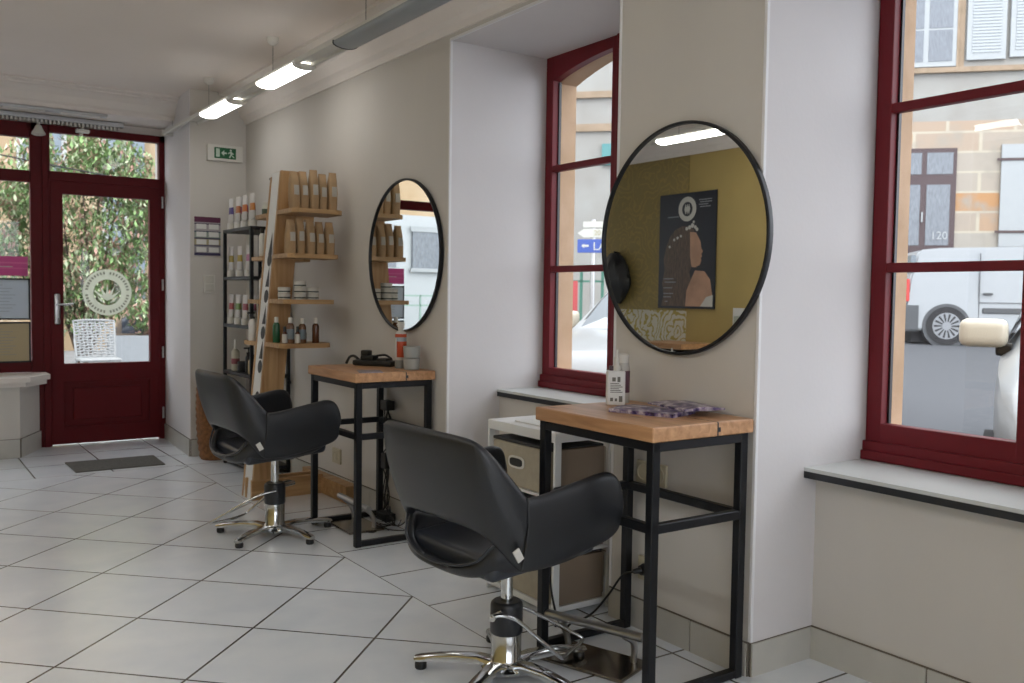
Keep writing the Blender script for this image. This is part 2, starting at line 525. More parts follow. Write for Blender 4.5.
# baseboards (tiles)
def base_run(name, pts, h=.105, th=.012, L=.42, side=1):
    b = MB(); g = MB()
    for (x0, y0), (x1, y1) in zip(pts, pts[1:]):
        d = Vector((x1 - x0, y1 - y0, 0)); ln = d.length; d.normalize()
        n = Vector((-d.y, d.x, 0)) * side
        t = 0
        while t < ln - .001:
            e = min(t + L, ln)
            if ln - e < .05: e = ln
            p = Vector((x0, y0, 0)) + d * (t + .003); q = Vector((x0, y0, 0)) + d * (e - .003)
            b.prism([(p.x, p.y), (q.x, q.y), (q.x + n.x * th, q.y + n.y * th), (p.x + n.x * th, p.y + n.y * th)], h, 'XY')
            t = e
        p = Vector((x0, y0, 0)); q = Vector((x1, y1, 0)); tt = th * .6
        g.prism([(p.x, p.y), (q.x, q.y), (q.x + n.x * tt, q.y + n.y * tt), (p.x + n.x * tt, p.y + n.y * tt)], h + .003, 'XY')
    o = struct(b, name, 'tile')
    g.build('grout', M['grout'], o)
M['grout'] = mat('grout', '6b6459', .9)
base_run('baseboard_right', [(W, 1.0), (W, R1[1]), (.828, R1[1]), (.828, R1[0]), (W, R1[0]), (W, R2[1]), (.828, R2[1]), (.828, R2[0] + .01)], side=-1)
base_run('baseboard_far', [(.18, DY - .03), (.122, 1.02), (W, 1.02)], side=-1, h=.12)

# window sills
for i, rr in ((1, R1), (2, R2)):
    b = MB(); z = SILL[i]
    b.box((.765 if i == 2 else .815, rr[0] + .006, z - .004), (XF + .01, rr[1] - .006, z + .008))
    pass
    o = struct(b, 'windowsill_%d' % i, 'sill')
    b = MB(); b.box((.764 if i == 2 else .814, rr[0] + .006, z - .026), (XF, rr[1] - .006, z - .004))
    b.build('sill_core', 'darkgrey', o)

# window 1 and 2 : two sashes each, arched head
def window(i, rr, zb, zm, mull):
    z0 = zb + .010; z1 = 2.395
    y0, y1 = rr[0] + .006, rr[1] - .006
    ym = y1 - .568
    b = MB()
    b.box((XF + .012, y0, z0), (XF + .06, y0 + .02, z1), .002); b.box((XF + .012, y1 - .02, z0), (XF + .06, y1, z1), .002)
    b.box((XF - .022, y0, z0), (XF + .06, y1, z0 + .032), .004)
    b.box((XF - .012, y0, z0 + .030), (XF + .06, y1, z0 + .064), .004)
    b.box((XF + .012, y0, z1 - .03), (XF + .06, y1, z1), .002)
    fr = struct(b, 'window_%d' % i, 'red2')
    for k, (a, c) in enumerate(((y0 + .004, ym - .002), (ym + .002, y1 - .004))):
        st = .056
        x0, x1 = XF, XF + .045
        zz0, zz1 = z0 + .060, z1 - .010
        b = MB()
        b.box((x0, a, zz0), (x1, a + st, zz1), .004); b.box((x0, c - st, zz0), (x1, c, zz1), .004)
        rl = .066 if i == 2 else .042
        b.box((x0 + .001, a + .01, zz0), (x1, c - .01, zz0 + rl), .004)
        zs, top = 2.262, 2.335
        g0, g1 = a + st - .004, c - st + .004
        def za(y):
            u_ = (y - (y0 + .05)) / (y1 - y0 - .1)
            return zs + (top - zs) * (1 - (2 * u_ - 1) ** 2)
        poly = [(g0, zz1 - .001)] + [(g0 + (g1 - g0) * t / 10, za(g0 + (g1 - g0) * t / 10)) for t in range(11)] + [(g1, zz1 - .001)]
        b.prism(poly, x1 - x0 - .002, 'YZ', (x0 + .001, 0, 0))
        for zmu in mull:
            b.box((x0 + .004, a + st - .006, zmu - .016), (x1 - .004, c - st + .006, zmu + .016), .005)
        sa = b.build('sash', 'red2', fr)
        b = MB(); b.box((XF + .03, a + st - .01, zz0 + rl - .01), (XF + .034, c - st + .01, 2.345)); b.build('glass_pane', 'glass', sa)
        for yy in (a + st - .001, c - st - .007):
            b = MB(); b.box((XF + .036, yy, zz0 + rl - .006), (XF + .05, yy + .008, 2.26)); b.build('gasket', 'darkgrey', sa)
    b = MB(); b.box((XF - .014, ym - .014, z0 + .05), (XF + .01, ym + .014, z1 - .01), .005); b.build('cover_strip', 'red2', fr)
window(1, R1, SILL[1], None, (1.325, 1.828))
window(2, R2, SILL[2], None, (1.30, 1.832))

# glazing of the added back window, out of view
b = MB()
for x in (-2.8, -1.75, -.7, .3): b.box((x - .03, -8.1, .5), (x + .03, -8.04, 2.4))
b.box((-2.8, -8.1, .5), (.33, -8.04, .56)); b.box((-2.8, -8.1, 2.34), (.33, -8.04, 2.4))
w4 = struct(b, 'window_4', 'red')
b = MB(); b.box((-2.8, -8.075, .5), (.33, -8.07, 2.4)); b.build('glass_pane', 'glass', w4)

# ------------------------------------------------------------------ door and shopfront (plane Y ~ 1.97)
Y0, Y1 = DY - .03, DY + .03
b = MB()
b.box((.135, Y0, 0), (.185, Y1, 2.41), .004)                      # right jamb
b.box((-.778, Y0, 0), (-.645, Y1, 2.41), .004)                      # post left of the door
b.box((-.70, Y0 - .015, 0), (-.66, Y0 + .01, 2.40), .004)
b.box((-.8, Y0, 2.355), (.185, Y1, 2.41), .004)
b.box((-.66, Y0, 2.0), (.15, Y1, 2.07), .004)                     # transom rail
dr = struct(b, 'door_1', 'red')
b = MB(); b.box((-.66, DY, 2.06), (.15, DY + .004, 2.36)); b.build('glass_pane', 'glass', dr)
b = MB()  # leaf
b.box((-.645, Y0 + .004, .012), (-.56, Y1 - .004, 2.0), .004)
b.box((.062, Y0 + .004, .012), (.14, Y1 - .004, 2.0), .004)
b.box((-.565, Y0 + .004, 1.905), (.065, Y1 - .004, 2.0), .003)
b.box((-.565, Y0 + .004, .49), (.065, Y1 - .004, .625), .003)
b.box((-.565, Y0 + .004, .012), (.065, Y1 - .004, .14), .003)
b.box((-.565, Y0 + .02, .13), (.065, Y1 - .012, .5))
b.box((-.50, Y0 + .008, .19), (.0, Y1 - .012, .44), .01)
for (a, c) in (((-.565, .138), (.065, .152)), ((-.565, .478), (.065, .492))): b.box((a[0], Y0 - .002, a[1]), (c[0], Y0 + .01, c[1]), .003)
for x in (-.565, .053): b.box((x, Y0 - .002, .138), (x + .012, Y0 + .01, .492), .003)
lf = b.build('door_leaf', 'red', dr)
b = MB(); b.box((-.565, DY, .62), (.065, DY + .004, 1.91)); b.build('glass_pane', 'glass', lf)
b = MB()
b.box((-.625, Y0 - .008, .925), (-.585, Y0 + .004, 1.155), .012)
b.cyl((-.605, Y0 - .01, 1.075), (-.605, Y0 - .045, 1.075), .010)
b.tube([(-.605, Y0 - .043, 1.075), (-.56, Y0 - .047, 1.076), (-.50, Y0 - .045, 1.078)], .008)
b.cyl((-.605, Y0 - .008, .985), (-.605, Y0 - .013, .985), .011)
b.build('door_handle', 'alu', lf, True)
b = MB()
for z in (1.888, 1.235, .698, .213): b.cyl((.158, Y0 - .008, z - .045), (.158, Y0 - .008, z + .045), .008)
islands(b, 'hinge', 'alu', dr, True)
# window film logo on the door glass (ring and leaf mark)
def ring(b, c, ro, ri, th, n=48, plane='XZ'):
    for i in range(n):
        a0, a1 = 2 * PI * i / n, 2 * PI * (i + 1) / n
        P = [(ro * math.cos(a0), ro * math.sin(a0)), (ro * math.cos(a1), ro * math.sin(a1)), (ri * math.cos(a1), ri * math.sin(a1)), (ri * math.cos(a0), ri * math.sin(a0))]
        b.prism(P, th, plane, c)
b = MB(); ring(b, (-.248, DY - .003, 1.17), .178, .100, .0012)
for a in (-50, -25, 0, 25, 50):
    a = R(a)
    P = [(math.sin(a) * t + math.cos(a) * w_, -.06 + math.cos(a) * t - math.sin(a) * w_) for t, w_ in ((0, 0), (.05, .011), (.13, 0), (.05, -.011))]
    b.prism(P, .0012, 'XZ', (-.248, DY - .003, 1.165))
for sx in (-1, 1): b.prism([(sx * .01, -.075), (sx * .05, -.06), (sx * .075, -.02), (sx * .045, -.045)], .0012, 'XZ', (-.248, DY - .003, 1.16))
lg = b.build('logo_film', 'sticker', lf)
b = MB()
for k in range(40):
    a = 2 * PI * k / 40
    if k % 10 == 0: continue
    cx, cz = -.248 + .15 * math.cos(a), 1.17 + .15 * math.sin(a)
    rt = Matrix.Rotation(-a + PI / 2, 3, 'Y')
    b.box((cx - .006, DY - .0045, cz - .010), (cx + .006, DY - .0032, cz + .010), rot=rt)
b.build('lettering', mat('film_text', '8f9286', .6), lf)

# side shopfront
b = MB()
x0s = [-3.0, -2.28, -1.52]
b.box((-3.0, Y0, .57), (-.78, Y1, .655), .004); b.box((-3.0, Y0, 2.30), (-.78, Y1, 2.41), .004)
b.box((-3.0, Y0, 1.975), (-.78, Y1, 2.06), .004)
for x in (-2.97, -1.95): b.box((x - .05, Y0, .6), (x + .05, Y1, 2.4), .004)
w3 = struct(b, 'window_3', 'red')
for a, c in ((-2.93, -1.99), (-1.91, -.77)):
    b = MB(); b.box((a, DY, .65), (c, DY + .004, 2.31)); b.build('glass_pane', 'glass', w3)
# masonry stall riser with its ledge
b = MB(); b.prism([(-3.0, 1.56), (-.905, 1.56), (-.735, 1.92), (-.735, 2.25), (-3.0, 2.25)], .50, 'XY'); struct(b, 'wall_front', 'wall')
b = MB()
b.prism([(-3.0, 1.50), (-.845, 1.50), (-.69, 1.70), (-.69, 1.93), (-3.0, 1.93)], .035, 'XY', (0, 0, .535))
b.prism([(-3.0, 1.525), (-.87, 1.525), (-.71, 1.73), (-.71, 1.93), (-3.0, 1.93)], .035, 'XY', (0, 0, .50))
struct(b, 'windowsill_3', 'cornice')
base_run('baseboard_front', [(-3.0, 1.56), (-.905, 1.56), (-.735, 1.92)], side=-1, h=.13)

# papers in the side window
def framed(nm, x0, x1, z0, z1, m, label, lines):
    t = thing(nm, label, 'notice', ((x0 + x1) / 2, DY - .05, z0))
    b = MB(); b.box((x0, DY - .048, z0), (x0 + .012, DY - .036, z1)); b.box((x1 - .012, DY - .048, z0), (x1, DY - .036, z1)); b.box((x0, DY - .048, z0), (x1, DY - .036, z0 + .012)); b.box((x0, DY - .048, z1 - .012), (x1, DY - .036, z1)); b.build('frame', 'black', t)
    b = MB(); b.box((x0 + .010, DY - .046, z0 + .010), (x1 - .010, DY - .0445, z1 - .010)); b.build('sheet', m, t)
    b = MB()
    n = lines
    for k in range(n):
        z = z1 - .05 - (z1 - z0 - .09) * k / n
        w_ = (x1 - x0) * (.62 if k else .3)
        b.box(((x0 + x1) / 2 - w_ / 2, DY - .0495, z - .003), ((x0 + x1) / 2 + w_ / 2 - .02 * (k % 3), DY - .0485, z + .001))
    b.build('printed_lines', mat('faint_print', '9fa2a4', .7), t)
M['sheetw'] = translucent(mat('sheet_blue_white', 'c3c8cd', .6), 'c0c6cc', .5); M['sheetc'] = translucent(mat('sheet_cream', 'c0b69f', .6), 'b5a98c', .5)
framed('window_notice', -1.30, -.787, .96, 1.265, 'sheetw', 'black framed white notice in the shop window left of the door, upper of two', 9)
framed('window_notice', -1.30, -.787, .645, .945, 'sheetc', 'black framed cream notice in the shop window left of the door, lower of two', 10)
t = thing('window_poster', 'pink poster strip in the shop window above the framed notices', 'poster', (-1.04, DY - .04, 1.28))
b = MB(); b.box((-1.30, DY - .04, 1.283), (-.80, DY - .038, 1.425)); b.build('sheet', translucent(stripes_mat('pink_print', [(0, 'a85a86'), (.35, 'c27f9e'), (.42, 'a85a86'), (.62, 'c98fa8'), (.7, 'b0608c')]), 'd078a8', .5), t)
b = MB(); b.box((-1.22, DY - .0412, 1.345), (-.90, DY - .0398, 1.352)); b.build('printed_line', 'label', t)

# blind track and curtain rail along the front, with small spots
t = thing('blind_track', 'toothed white vertical blind track above the front windows', 'blind track', (-1.6, 1.9, 2.44))
b = MB(); b.box((-3.0, 1.865, 2.432), (-.14, 1.925, 2.468), .004); b.build('rail', 'alu', t)
b = MB()
x = -1.3
while x < -.16: b.box((x, 1.87, 2.410), (x + .014, 1.92, 2.434)); x += .028
b.build('carrier_teeth', 'white', t)['kind'] = 'stuff'
t = thing('curtain_rail', 'pale flat curtain rail on the soffit in front of the blind track', 'rail', (-1.5, 1.62, 2.44))
b = MB(); b.box((-3.0, 1.585, 2.45), (-.31, 1.65, 2.469), .003); b.build('rail', 'alu', t)
b = MB()
for x in (-1.35, -.98, -.62): b.box((x, 1.595, 2.444), (x + .26, 1.64, 2.451))
b.build('slot', 'white', t)
def spot(x, lab, small=False):
    t = thing('spotlight', lab, 'spotlight', (x, 1.895, 2.41), 0, 'small spotlights hanging from the blind track')
    b = MB(); b.cyl((x, 1.895, 2.412), (x, 1.895, 2.385), .012); b.build('stem', 'white', t, True)
    b = MB()
    if small: b.box((x - .045, 1.87, 2.365), (x + .05, 1.92, 2.392), .008); b.box((x - .02, 1.88, 2.34), (x + .005, 1.91, 2.37), .006)
    else: b.lathe([(.012, .055), (.022, .05), (.028, .03), (.046, .0), (.048, -.012), (.03, -.02), (0, -.021)], (x, 1.895, 2.335))
    b.build('lamp_head', 'white', t, True)
spot(-.725, 'round white spotlight head above the post left of the door')
spot(-.43, 'flat white bracket lamp above the door transom', True)

# recessed mat
M['matgrey'] = mat('grey_mat', '55534e', .95, var=.25, vscale=60, bump=1, bscale=200)
b = MB(); b.prism([(-.68, 1.17), (-.10, 1.17), (-.115, .775), (-.675, .765)], .006, 'XY', (0, 0, 0.0005))
tag(b.build('door_mat', 'matgrey'), 'dark grey mat let into the tiles in front of the door', 'door mat')

# ------------------------------------------------------------------ exit sign, posters, switches at the pier
t = thing('exit_sign', 'white emergency exit sign box with green running man panel on the far wall', 'exit sign', (.37, 1.0, 2.13))
b = MB(); b.box((.238, .985, 2.127), (.492, 1.02, 2.242), .006); b.build('housing', 'white', t)
b = MB(); b.box((.285, .981, 2.145), (.44, .986, 2.222)); pn = b.build('green_panel', 'green', t)
b = MB()
b.box((.296, .9785, 2.155), (.322, .9815, 2.213))
b.prism([(.333, 2.184), (.354, 2.205), (.354, 2.190), (.372, 2.190), (.372, 2.178), (.354, 2.178), (.354, 2.163)], .003, 'XZ', (0, .9785, 0))
b.cyl((.402, .9785, 2.207), (.402, .9815, 2.207), .0075)
for P in ([(.396, 2.198), (.410, 2.196), (.413, 2.176), (.400, 2.176)], [(.400, 2.178), (.388, 2.154), (.395, 2.152), (.410, 2.176)],
          [(.404, 2.178), (.424, 2.164), (.428, 2.156), (.421, 2.156), (.410, 2.168)], [(.398, 2.196), (.380, 2.186), (.382, 2.180), (.400, 2.188)], [(.408, 2.196), (.424, 2.182), (.420, 2.178), (.406, 2.188)]):
    b.prism(P, .003, 'XZ', (0, .9785, 0))
b.build('pictogram', mat('sign_white', 'bfd0c2', .5), pn)
t = thing('price_poster', 'small poster with coloured bands on the wall below the exit sign', 'poster', (.243, 1.015, 1.447))
b = MB(); b.box((.152, 1.012, 1.447), (.337, 1.019, 1.722)); b.build('sheet', stripes_mat('price_print', [(0, '3b3557'), (.06, '8f8d92'), (.24, '54506a'), (.27, 'a39a7c'), (.42, '45455a'), (.46, '8e9a90'), (.60, '39415a'), (.63, 'a5a0a3'), (.8, '55505e'), (.83, '9a949a'), (.86, '5a2142')]), t)
b = MB()
for k in range(4):
    for j in range(2): b.box((.165 + j * .088, 1.0095, 1.47 + k * .055), (.235 + j * .088, 1.0125, 1.505 + k * .055))
b.build('text_box', 'paper', t)
t = thing('notice_sheet', 'faint white paper sheet taped on the pale reveal right of the door', 'notice', (.145, 1.36, 1.40))
b = MB(); b.prism([(.1385, 1.215), (.1563, 1.50), (.1543, 1.50), (.1365, 1.215)], .30, 'XY', (-.001, 0, 1.405)); b.build('sheet', 'paper', t)
t = thing('light_switch', 'white double light switch plate below the price poster', 'switch', (.255, 1.015, 1.18))
b = MB(); b.box((.213, 1.008, 1.178), (.30, 1.019, 1.312), .004); b.build('plate', 'white', t)
for z in (1.192, 1.25):
    b = MB(); b.box((.227, 1.003, z), (.286, 1.009, z + .048), .003); b.build('rocker', 'label', t)

# ------------------------------------------------------------------ suspended light rails
M['diff_on'] = emis('lit_diffuser', 'fdfbf6', 3.6); M['diff_hi'] = emis('bright_diffuser', 'fdfbf6', 8.0)
M['diff_off'] = mat('unlit_diffuser', '8f9598', .35)
M['wire'] = mat('steel_wire', '77736e', .4, metal=.6)
def rail(x, y0, y1, lamps, wires, lab, grp, pname):
    z = 2.385
    t = thing('light_rail', lab, 'light rail', (x, (y0 + y1) / 2, z))
    b = MB()
    b.box((x - .055, y0, z - .012), (x - .035, y1, z + .012), .003); b.box((x + .035, y0, z - .012), (x + .055, y1, z + .012), .003)
    b.box((x - .055, y0, z + .006), (x + .055, y1, z + .014), .002)
    for y in (y0, y1): b.box((x - .062, y - .012, z - .02), (x + .062, y + .012, z + .02), .004)
    b.build('rail', 'white', t)
    b = MB()
    for y in wires: b.cyl((x, y, z + .01), (x, y, CZ - .035), .0016, seg=6)
    islands(b, 'wire', 'wire', t)
    for y in wires:
        b = MB(); b.lathe([(.012, -.045), (.03, -.03), (.034, 0)], (x, y, CZ)); b.build('ceiling_rose', 'white', t, True)
    for (a, c, on) in lamps:
        prof = [(x + .062 * math.sin(q), z - .012 - .022 * math.cos(q)) for q in [R(v) for v in range(-80, 81, 16)]]
        b = MB(); b.prism([(x - .062, z - .006)] + prof + [(x + .062, z - .006)], -(a - c), 'XZ', (0, a, 0))
        d = b.build('lamp_diffuser', ('diff_hi' if x < 0 else 'diff_on') if on else 'diff_off', t, False)
        d['label'] = 'lit white diffuser' if on else 'unlit grey diffuser'
        b = MB()
        for yy in (a, c - .008):
            b.prism([(x - .064, z - .002)] + [(x + (u - x) * 1.05, z + (v - z) * 1.05) for u, v in prof] + [(x + .064, z - .002)], .008, 'XZ', (0, yy, 0))
        islands(b, 'end_cap', 'darkgrey' if not on else 'white', d)
rail(.14, -5.2, 1.60, [(.62, .05, 1), (-.50, -1.06, 1), (-1.58, -2.62, 0), (-3.1, -3.7, 0), (-4.2, -4.8, 0)], (1.55, .62, -.60, -1.80, -3.4, -4.8),
     'long white suspended light rail above the styling tables', None, None)
rail(-2.2, -5.2, 1.2, [(.9, .1, 0), (-.52, -1.15, 1), (-1.6, -2.6, 1), (-3.0, -4.0, 1), (-4.1, -5.1, 1)], (.9, -.7, -2.3, -4.0),
     'suspended light rail near the ochre wall, seen in the large mirror', None, None)
rail(-1.1, -7.8, -5.9, [(-6.0, -6.8, 0), (-6.9, -7.7, 0)], (-6.2, -7.4), 'unlit suspended light rail added at the back of the room, out of view', None, None)  # rail added to brighten the room, out of view, lamps switched off

# ------------------------------------------------------------------ styling tables
def make_table():
    t = thing('styling_table', '', 'table', (0, 0, 0), 0, 'black framed styling tables with wooden tops')
    # local: x 0..-.43 from wall (wall side x=0), y centred, z up
    x0, x1 = -.43, -.005; y0, y1 = -.284, .284
    b = MB(); b.box((x0, y0, .775), (x1, y1, .818), .003, seg=1)
    b.build('tabletop', 'table', t)
    b = MB()  # crack on the near end grain
    b.box((x0 + .262, y0 - .0008, .776), (x0 + .267, y0 + .002, .817)); b.box((x0 + .264, y0 - .0012, .788), (x0 + .276, y0 + .002, .802), .001)
    b.box((x0 + .262, y0, .8175), (x0 + .2645, y0 + .13, .8186))
    b.build('crack', 'ink', t)
    q = .03; a0, a1 = x0 + .012, x1 - .012; c0, c1 = y0 + .010, y1 - .010
    for x in (a0, a1 - q):
        for y in (c0, c1 - q):
            b = MB(); b.box((x, y, 0), (x + q, y + q, .775), .0025, seg=1); b.build('leg', 'black', t)
    b = MB()
    for z in (.745, .505):
        b.box((a0, c0 + .002, z), (a1, c0 + q - .002, z + .028), .002, seg=1); b.box((a0, c1 - q + .002, z), (a1, c1 - .002, z + .028), .002, seg=1)
        b.box((a0 + .002, c0, z), (a0 + q - .002, c1, z + .028), .002, seg=1); b.box((a1 - q + .002, c0, z), (a1 - .002, c1, z + .028), .002, seg=1)
    islands(b, 'crossbar', 'black', t)
    for y in (c0, c1 - q):
        b = MB(); b.box((a0, y + .002, 0.002), (a1, y + q - .002, .028), .002, seg=1); b.build('floor_bar', 'black', t)
    return t
TZ = .818
tb = make_table()
tb.location = (W - .005, -3.505, 0); tb['label'] = 'styling table with wooden top and black frame nearest the camera, holding magazines'
tb2 = dup(tb, (W - .005, -1.528, 0), None, 'farther styling table with wooden top and black frame, under the narrower looking mirror')

# ------------------------------------------------------------------ chairs
def make_chair():
    t = thing('styling_chair', '', 'chair', (0, 0, 0), 0, 'black leather styling chairs')
    st = [  # y, x_top, z_top, x_bot, y_bot, z_bot
        (0, -.322, .806, -.258, 0, .535), (.10, -.320, .806, -.256, .10, .534), (.19, -.313, .804, -.247, .18, .530),
        (.240, -.300, .798, -.228, .217, .510), (.260, -.262, .766, -.198, .236, .470), (.270, -.205, .695, -.172, .248, .434),
        (.274, -.172, .655, -.16, .253, .42), (.276, -.152, .630, -.148, .256, .414), (.2765, -.143, .628, -.14, .2565, .413), (.279, -.09, .632, -.09, .258, .41), (.280, 0, .650, .0, .258, .42),
        (.280, .08, .664, .07, .259, .436), (.279, .135, .674, .125, .260, .446), (.278, .172, .668, .158, .262, .456),
        (.277, .192, .648, .180, .263, .466), (.276, .201, .610, .192, .264, .478), (.274, .205, .560, .200, .268, .505)]
    full = [(-y, xt, zt, xb, -yb, zb) for (y, xt, zt, xb, yb, zb) in st[:0:-1]] + st
    rows = []
    N = 6
    for k in range(N + 1):
        f = k / N; row = []
        for (y, xt, zt, xb, yb, zb) in full:
            bul = .018 * math.sin(PI * f)
            n = 1 + bul / .28
            X = xb + (xt - xb) * f
            Y = (yb + (y - yb) * f)
            back = max(0, -X - .1) / .2
            row.append((X - .012 * math.sin(PI * f) * min(1, back), Y * (1 + (n - 1) * min(1, 1)), zb + (zt - zb) * f))
        rows.append(row)
    b = MB(); b.grid(rows)
    o = b.build('back_and_arms', 'leather', t, True)
    md = o.modifiers.new('s', 'SOLIDIFY'); md.thickness = .032; md.offset = 0
    md = o.modifiers.new('u', 'SUBSURF'); md.levels = 2; md.render_levels = 2
    # tub
    xs = [(-.270, .07, .412, .403), (-.260, .125, .418, .395), (-.244, .185, .440, .388), (-.222, .218, .485, .384), (-.195, .240, .512, .383), (-.12, .250, .465, .383), (0, .252, .46, .386),
          (.08, .252, .47, .398), (.13, .253, .48, .422), (.165, .254, .49, .452), (.18, .254, .505, .485)]
    rows = []
    for x, w_, r_, bt in xs:
        row = []
        for k in range(17):
            a = -PI / 2 + PI * k / 16
            row.append((x, w_ * math.copysign(abs(math.sin(a)) ** .8, math.sin(a)), r_ - (r_ - bt) * max(0, math.cos(a)) ** .55))
        rows.append(row)
    b = MB(); b.grid(rows); o = b.build('seat_shell', 'leather', t, True)
    md = o.modifiers.new('s', 'SOLIDIFY'); md.thickness = .026; md.offset = 0
    md = o.modifiers.new('u', 'SUBSURF'); md.levels = 2; md.render_levels = 2
    P = [(-.208, .240, .518), (-.232, .221, .486), (-.254, .188, .446), (-.273, .128, .424), (-.284, .06, .415)]
    b = MB(); b.tube(smooth_pts(P + [(-.286, 0, .412)] + [(x, -y, z) for x, y, z in P[::-1]], 5), .0045, 8)
    b.build('piping', mat('piping', '24282f', .3), o, True)
    # seam between the arm and back panels
    b = MB()
    for sg in (-1, 1): b.tube([(-.156, sg * .293, .632), (-.160, sg * .303, .56), (-.168, sg * .298, .48), (-.165, sg * .280, .43)], .003, 6)
    islands(b, 'seam', 'blackpl', t, True)
    # cushion
    b = MB(); b.box((-.225, -.222, .395), (.175, .222, .458), .030, seg=4)
    for v in b.bm.verts:
        v.co.z += .03 * (v.co.x / .2) * .5
        if v.co.z > .42: v.co.z += .012 * (1 - (v.co.y / .23) ** 2)
    b.build('seat_cushion', mat('seat_leather', '282c34', .35, var=.06, vscale=10, bump=.1, bscale=200), t, True)
    b = MB(); b.box((-.205, -.304, .462), (-.183, -.2995, .497), rot=Matrix.Rotation(R(-28), 3, 'Y') @ Matrix.Rotation(R(-6), 3, 'X')); b.build('brand_tag', 'label', t)
    # column
    b = MB(); b.cyl((0, 0, .18), (0, 0, .37), .019); b.build('gas_lift', 'chrome', t, True)
    b = MB(); b.box((-.07, -.07, .362), (.07, .07, .374), .004); b.build('seat_plate', 'darkcap', t)
    b = MB(); b.lathe([(.02, .236), (.042, .236), (.049, .230), (.051, .222), (.051, .138), (.047, .133)], (0, 0, 0), 28); b.build('column_sleeve', 'darkcap', t, True)
    b = MB(); b.lathe([(.0475, .17), (.0475, .055), (.055, .045), (.08, .030), (.075, .020), (.05, .018)], (0, 0, 0), 28); b.build('column', 'chrome', t, True)
    # star base : five legs, each its own mesh
    for k in range(5):
        a = 2 * PI * k / 5; ca, sa = math.cos(a), math.sin(a)
        rows = []
        for r_, z, wd, h in ((.04, .036, .032, .030), (.09, .046, .028, .030), (.17, .046, .023, .027), (.23, .040, .021, .024), (.275, .034, .021, .022), (.293, .032, .016, .016)):
            row = []
            for q in range(10):
                g = 2 * PI * q / 10
                u = wd * math.copysign(abs(math.cos(g)) ** .7, math.cos(g)); v = h * .5 * math.copysign(abs(math.sin(g)) ** .7, math.sin(g))
                row.append((r_ * ca - u * sa, r_ * sa + u * ca, z + v))
            rows.append(row)
        b = MB(); b.grid(rows, True); b.bm.faces.new([v for v in list(b.bm.verts)[-10:]])
        lg = b.build('leg', 'chrome', t, True)
        b = MB(); b.lathe([(.016, 0), (.019, .004), (.019, .018), (.015, .024)], (.273 * ca, .273 * sa, 0)); b.build('rubber_foot', 'blackpl', lg, True)
    # pump lever : bent chrome wire loop
    pts = smooth_pts([(-.10, -.062, .218), (-.07, -.078, .222), (-.02, -.088, .200), (.05, -.102, .135), (.118, -.118, .072), (.145, -.108, .058), (.20, -.07, .052), (.29, -.018, .050), (.298, -.004, .058), (.26, .012, .082), (.16, .04, .145), (.07, .058, .19), (.0, .055, .205)], 4)
    b = MB(); b.tube(pts, .0065, 10); b.cyl((-.045, -.035, .212), (-.10, -.068, .216), .011); b.build('pump_lever', 'chrome', t, True)
    return t
ch = make_chair()
C1 = (-.105, -3.355, 0); C2 = (-.122, -1.355, 0)
def pose(root, loc, rz, base_rot, lever_rot, dz=0):
    root.location = loc; root.rotation_euler = (0, 0, rz)
    for c in root.children:
        if dz and not c.name.startswith(('leg', 'pump', 'column')):
            c.location.z = dz
            if c.name.startswith('gas'): c.scale.z = 1.0
        if dz and c.name.startswith(('pump', 'column_sleeve')): c.location.z = .02
        if c.name.startswith('leg'): c.rotation_euler = (0, 0, base_rot - rz)
        if c.name.startswith('pump'): c.rotation_euler = (0, 0, lever_rot - rz)
ch['label'] = 'black leather styling chair nearest the camera on a chrome star base'
ch2 = dup(ch, C2, 0, 'farther black leather styling chair beside the wooden shelf unit')
pose(ch, C1, R(3), R(66), R(0))
pose(ch2, C2, R(2), R(70), R(165), .012)

# ------------------------------------------------------------------ footrests
def footrest(lab, x, y, rz=0):
    t = thing('footrest', lab, 'footrest', (x, y, 0), rz, 'steel footrests under the tables')
    b = MB(); b.box((-.095, -.165, 0), (.095, .165, .012), .004); b.build('base_plate', 'steel', t)
    for s_ in (-1, 1):
        b = MB(); b.tube(smooth_pts([(.055, s_ * .125, .012), (.05, s_ * .13, .05), (.03, s_ * .135, .09), (.0, s_ * .12, .112)], 4), .011, 10); b.build('upright', 'alu', t, True)
    b = MB(); b.cyl((.0, -.185, .122), (.0, .185, .122), .0145); b.build('foot_bar', 'alu', t, True)
footrest('brushed steel footrest on a dark plate under the nearer styling table', .185, -3.425, R(19))
footrest('brushed steel footrest on the tiles under the farther styling table', .275, -1.41, R(-1))

# ------------------------------------------------------------------ round mirrors
def mirror(loc, lab):
    t = thing('round_mirror', lab, 'mirror', loc, 0, 'round wall mirrors in thin black frames'); OFF[t.name] = Vector()
    b = MB(); n = 96
    pr_ = [(.372, .003), (.389, .003), (.391, .006), (.391, .022), (.388, .025), (.381, .025), (.380, .014), (.372, .014)]
    b.lathe([(r_, -z) for r_, z in pr_], (0, 0, 0), n, axis='X'); b.build('frame', 'black', t, True)
    b = MB(); b.lathe([(0, -.0165), (.382, -.0165), (.382, -.012), (0, -.012)], (0, 0, 0), n, axis='X')
    b.build('mirror_glass', 'mirror', t)
    b = MB(); b.cyl((-.0, 0, 0), (-.012, 0, 0), .33, seg=40); b.build('backing', 'board', t)
    return t
mirror((W - .001, -3.449, 1.386), 'large round black framed mirror above the nearer styling table, reflecting a dark poster')
mirror((W - .001, -1.480, 1.387), 'round black framed mirror above the farther styling table, reflecting wooden shelves')

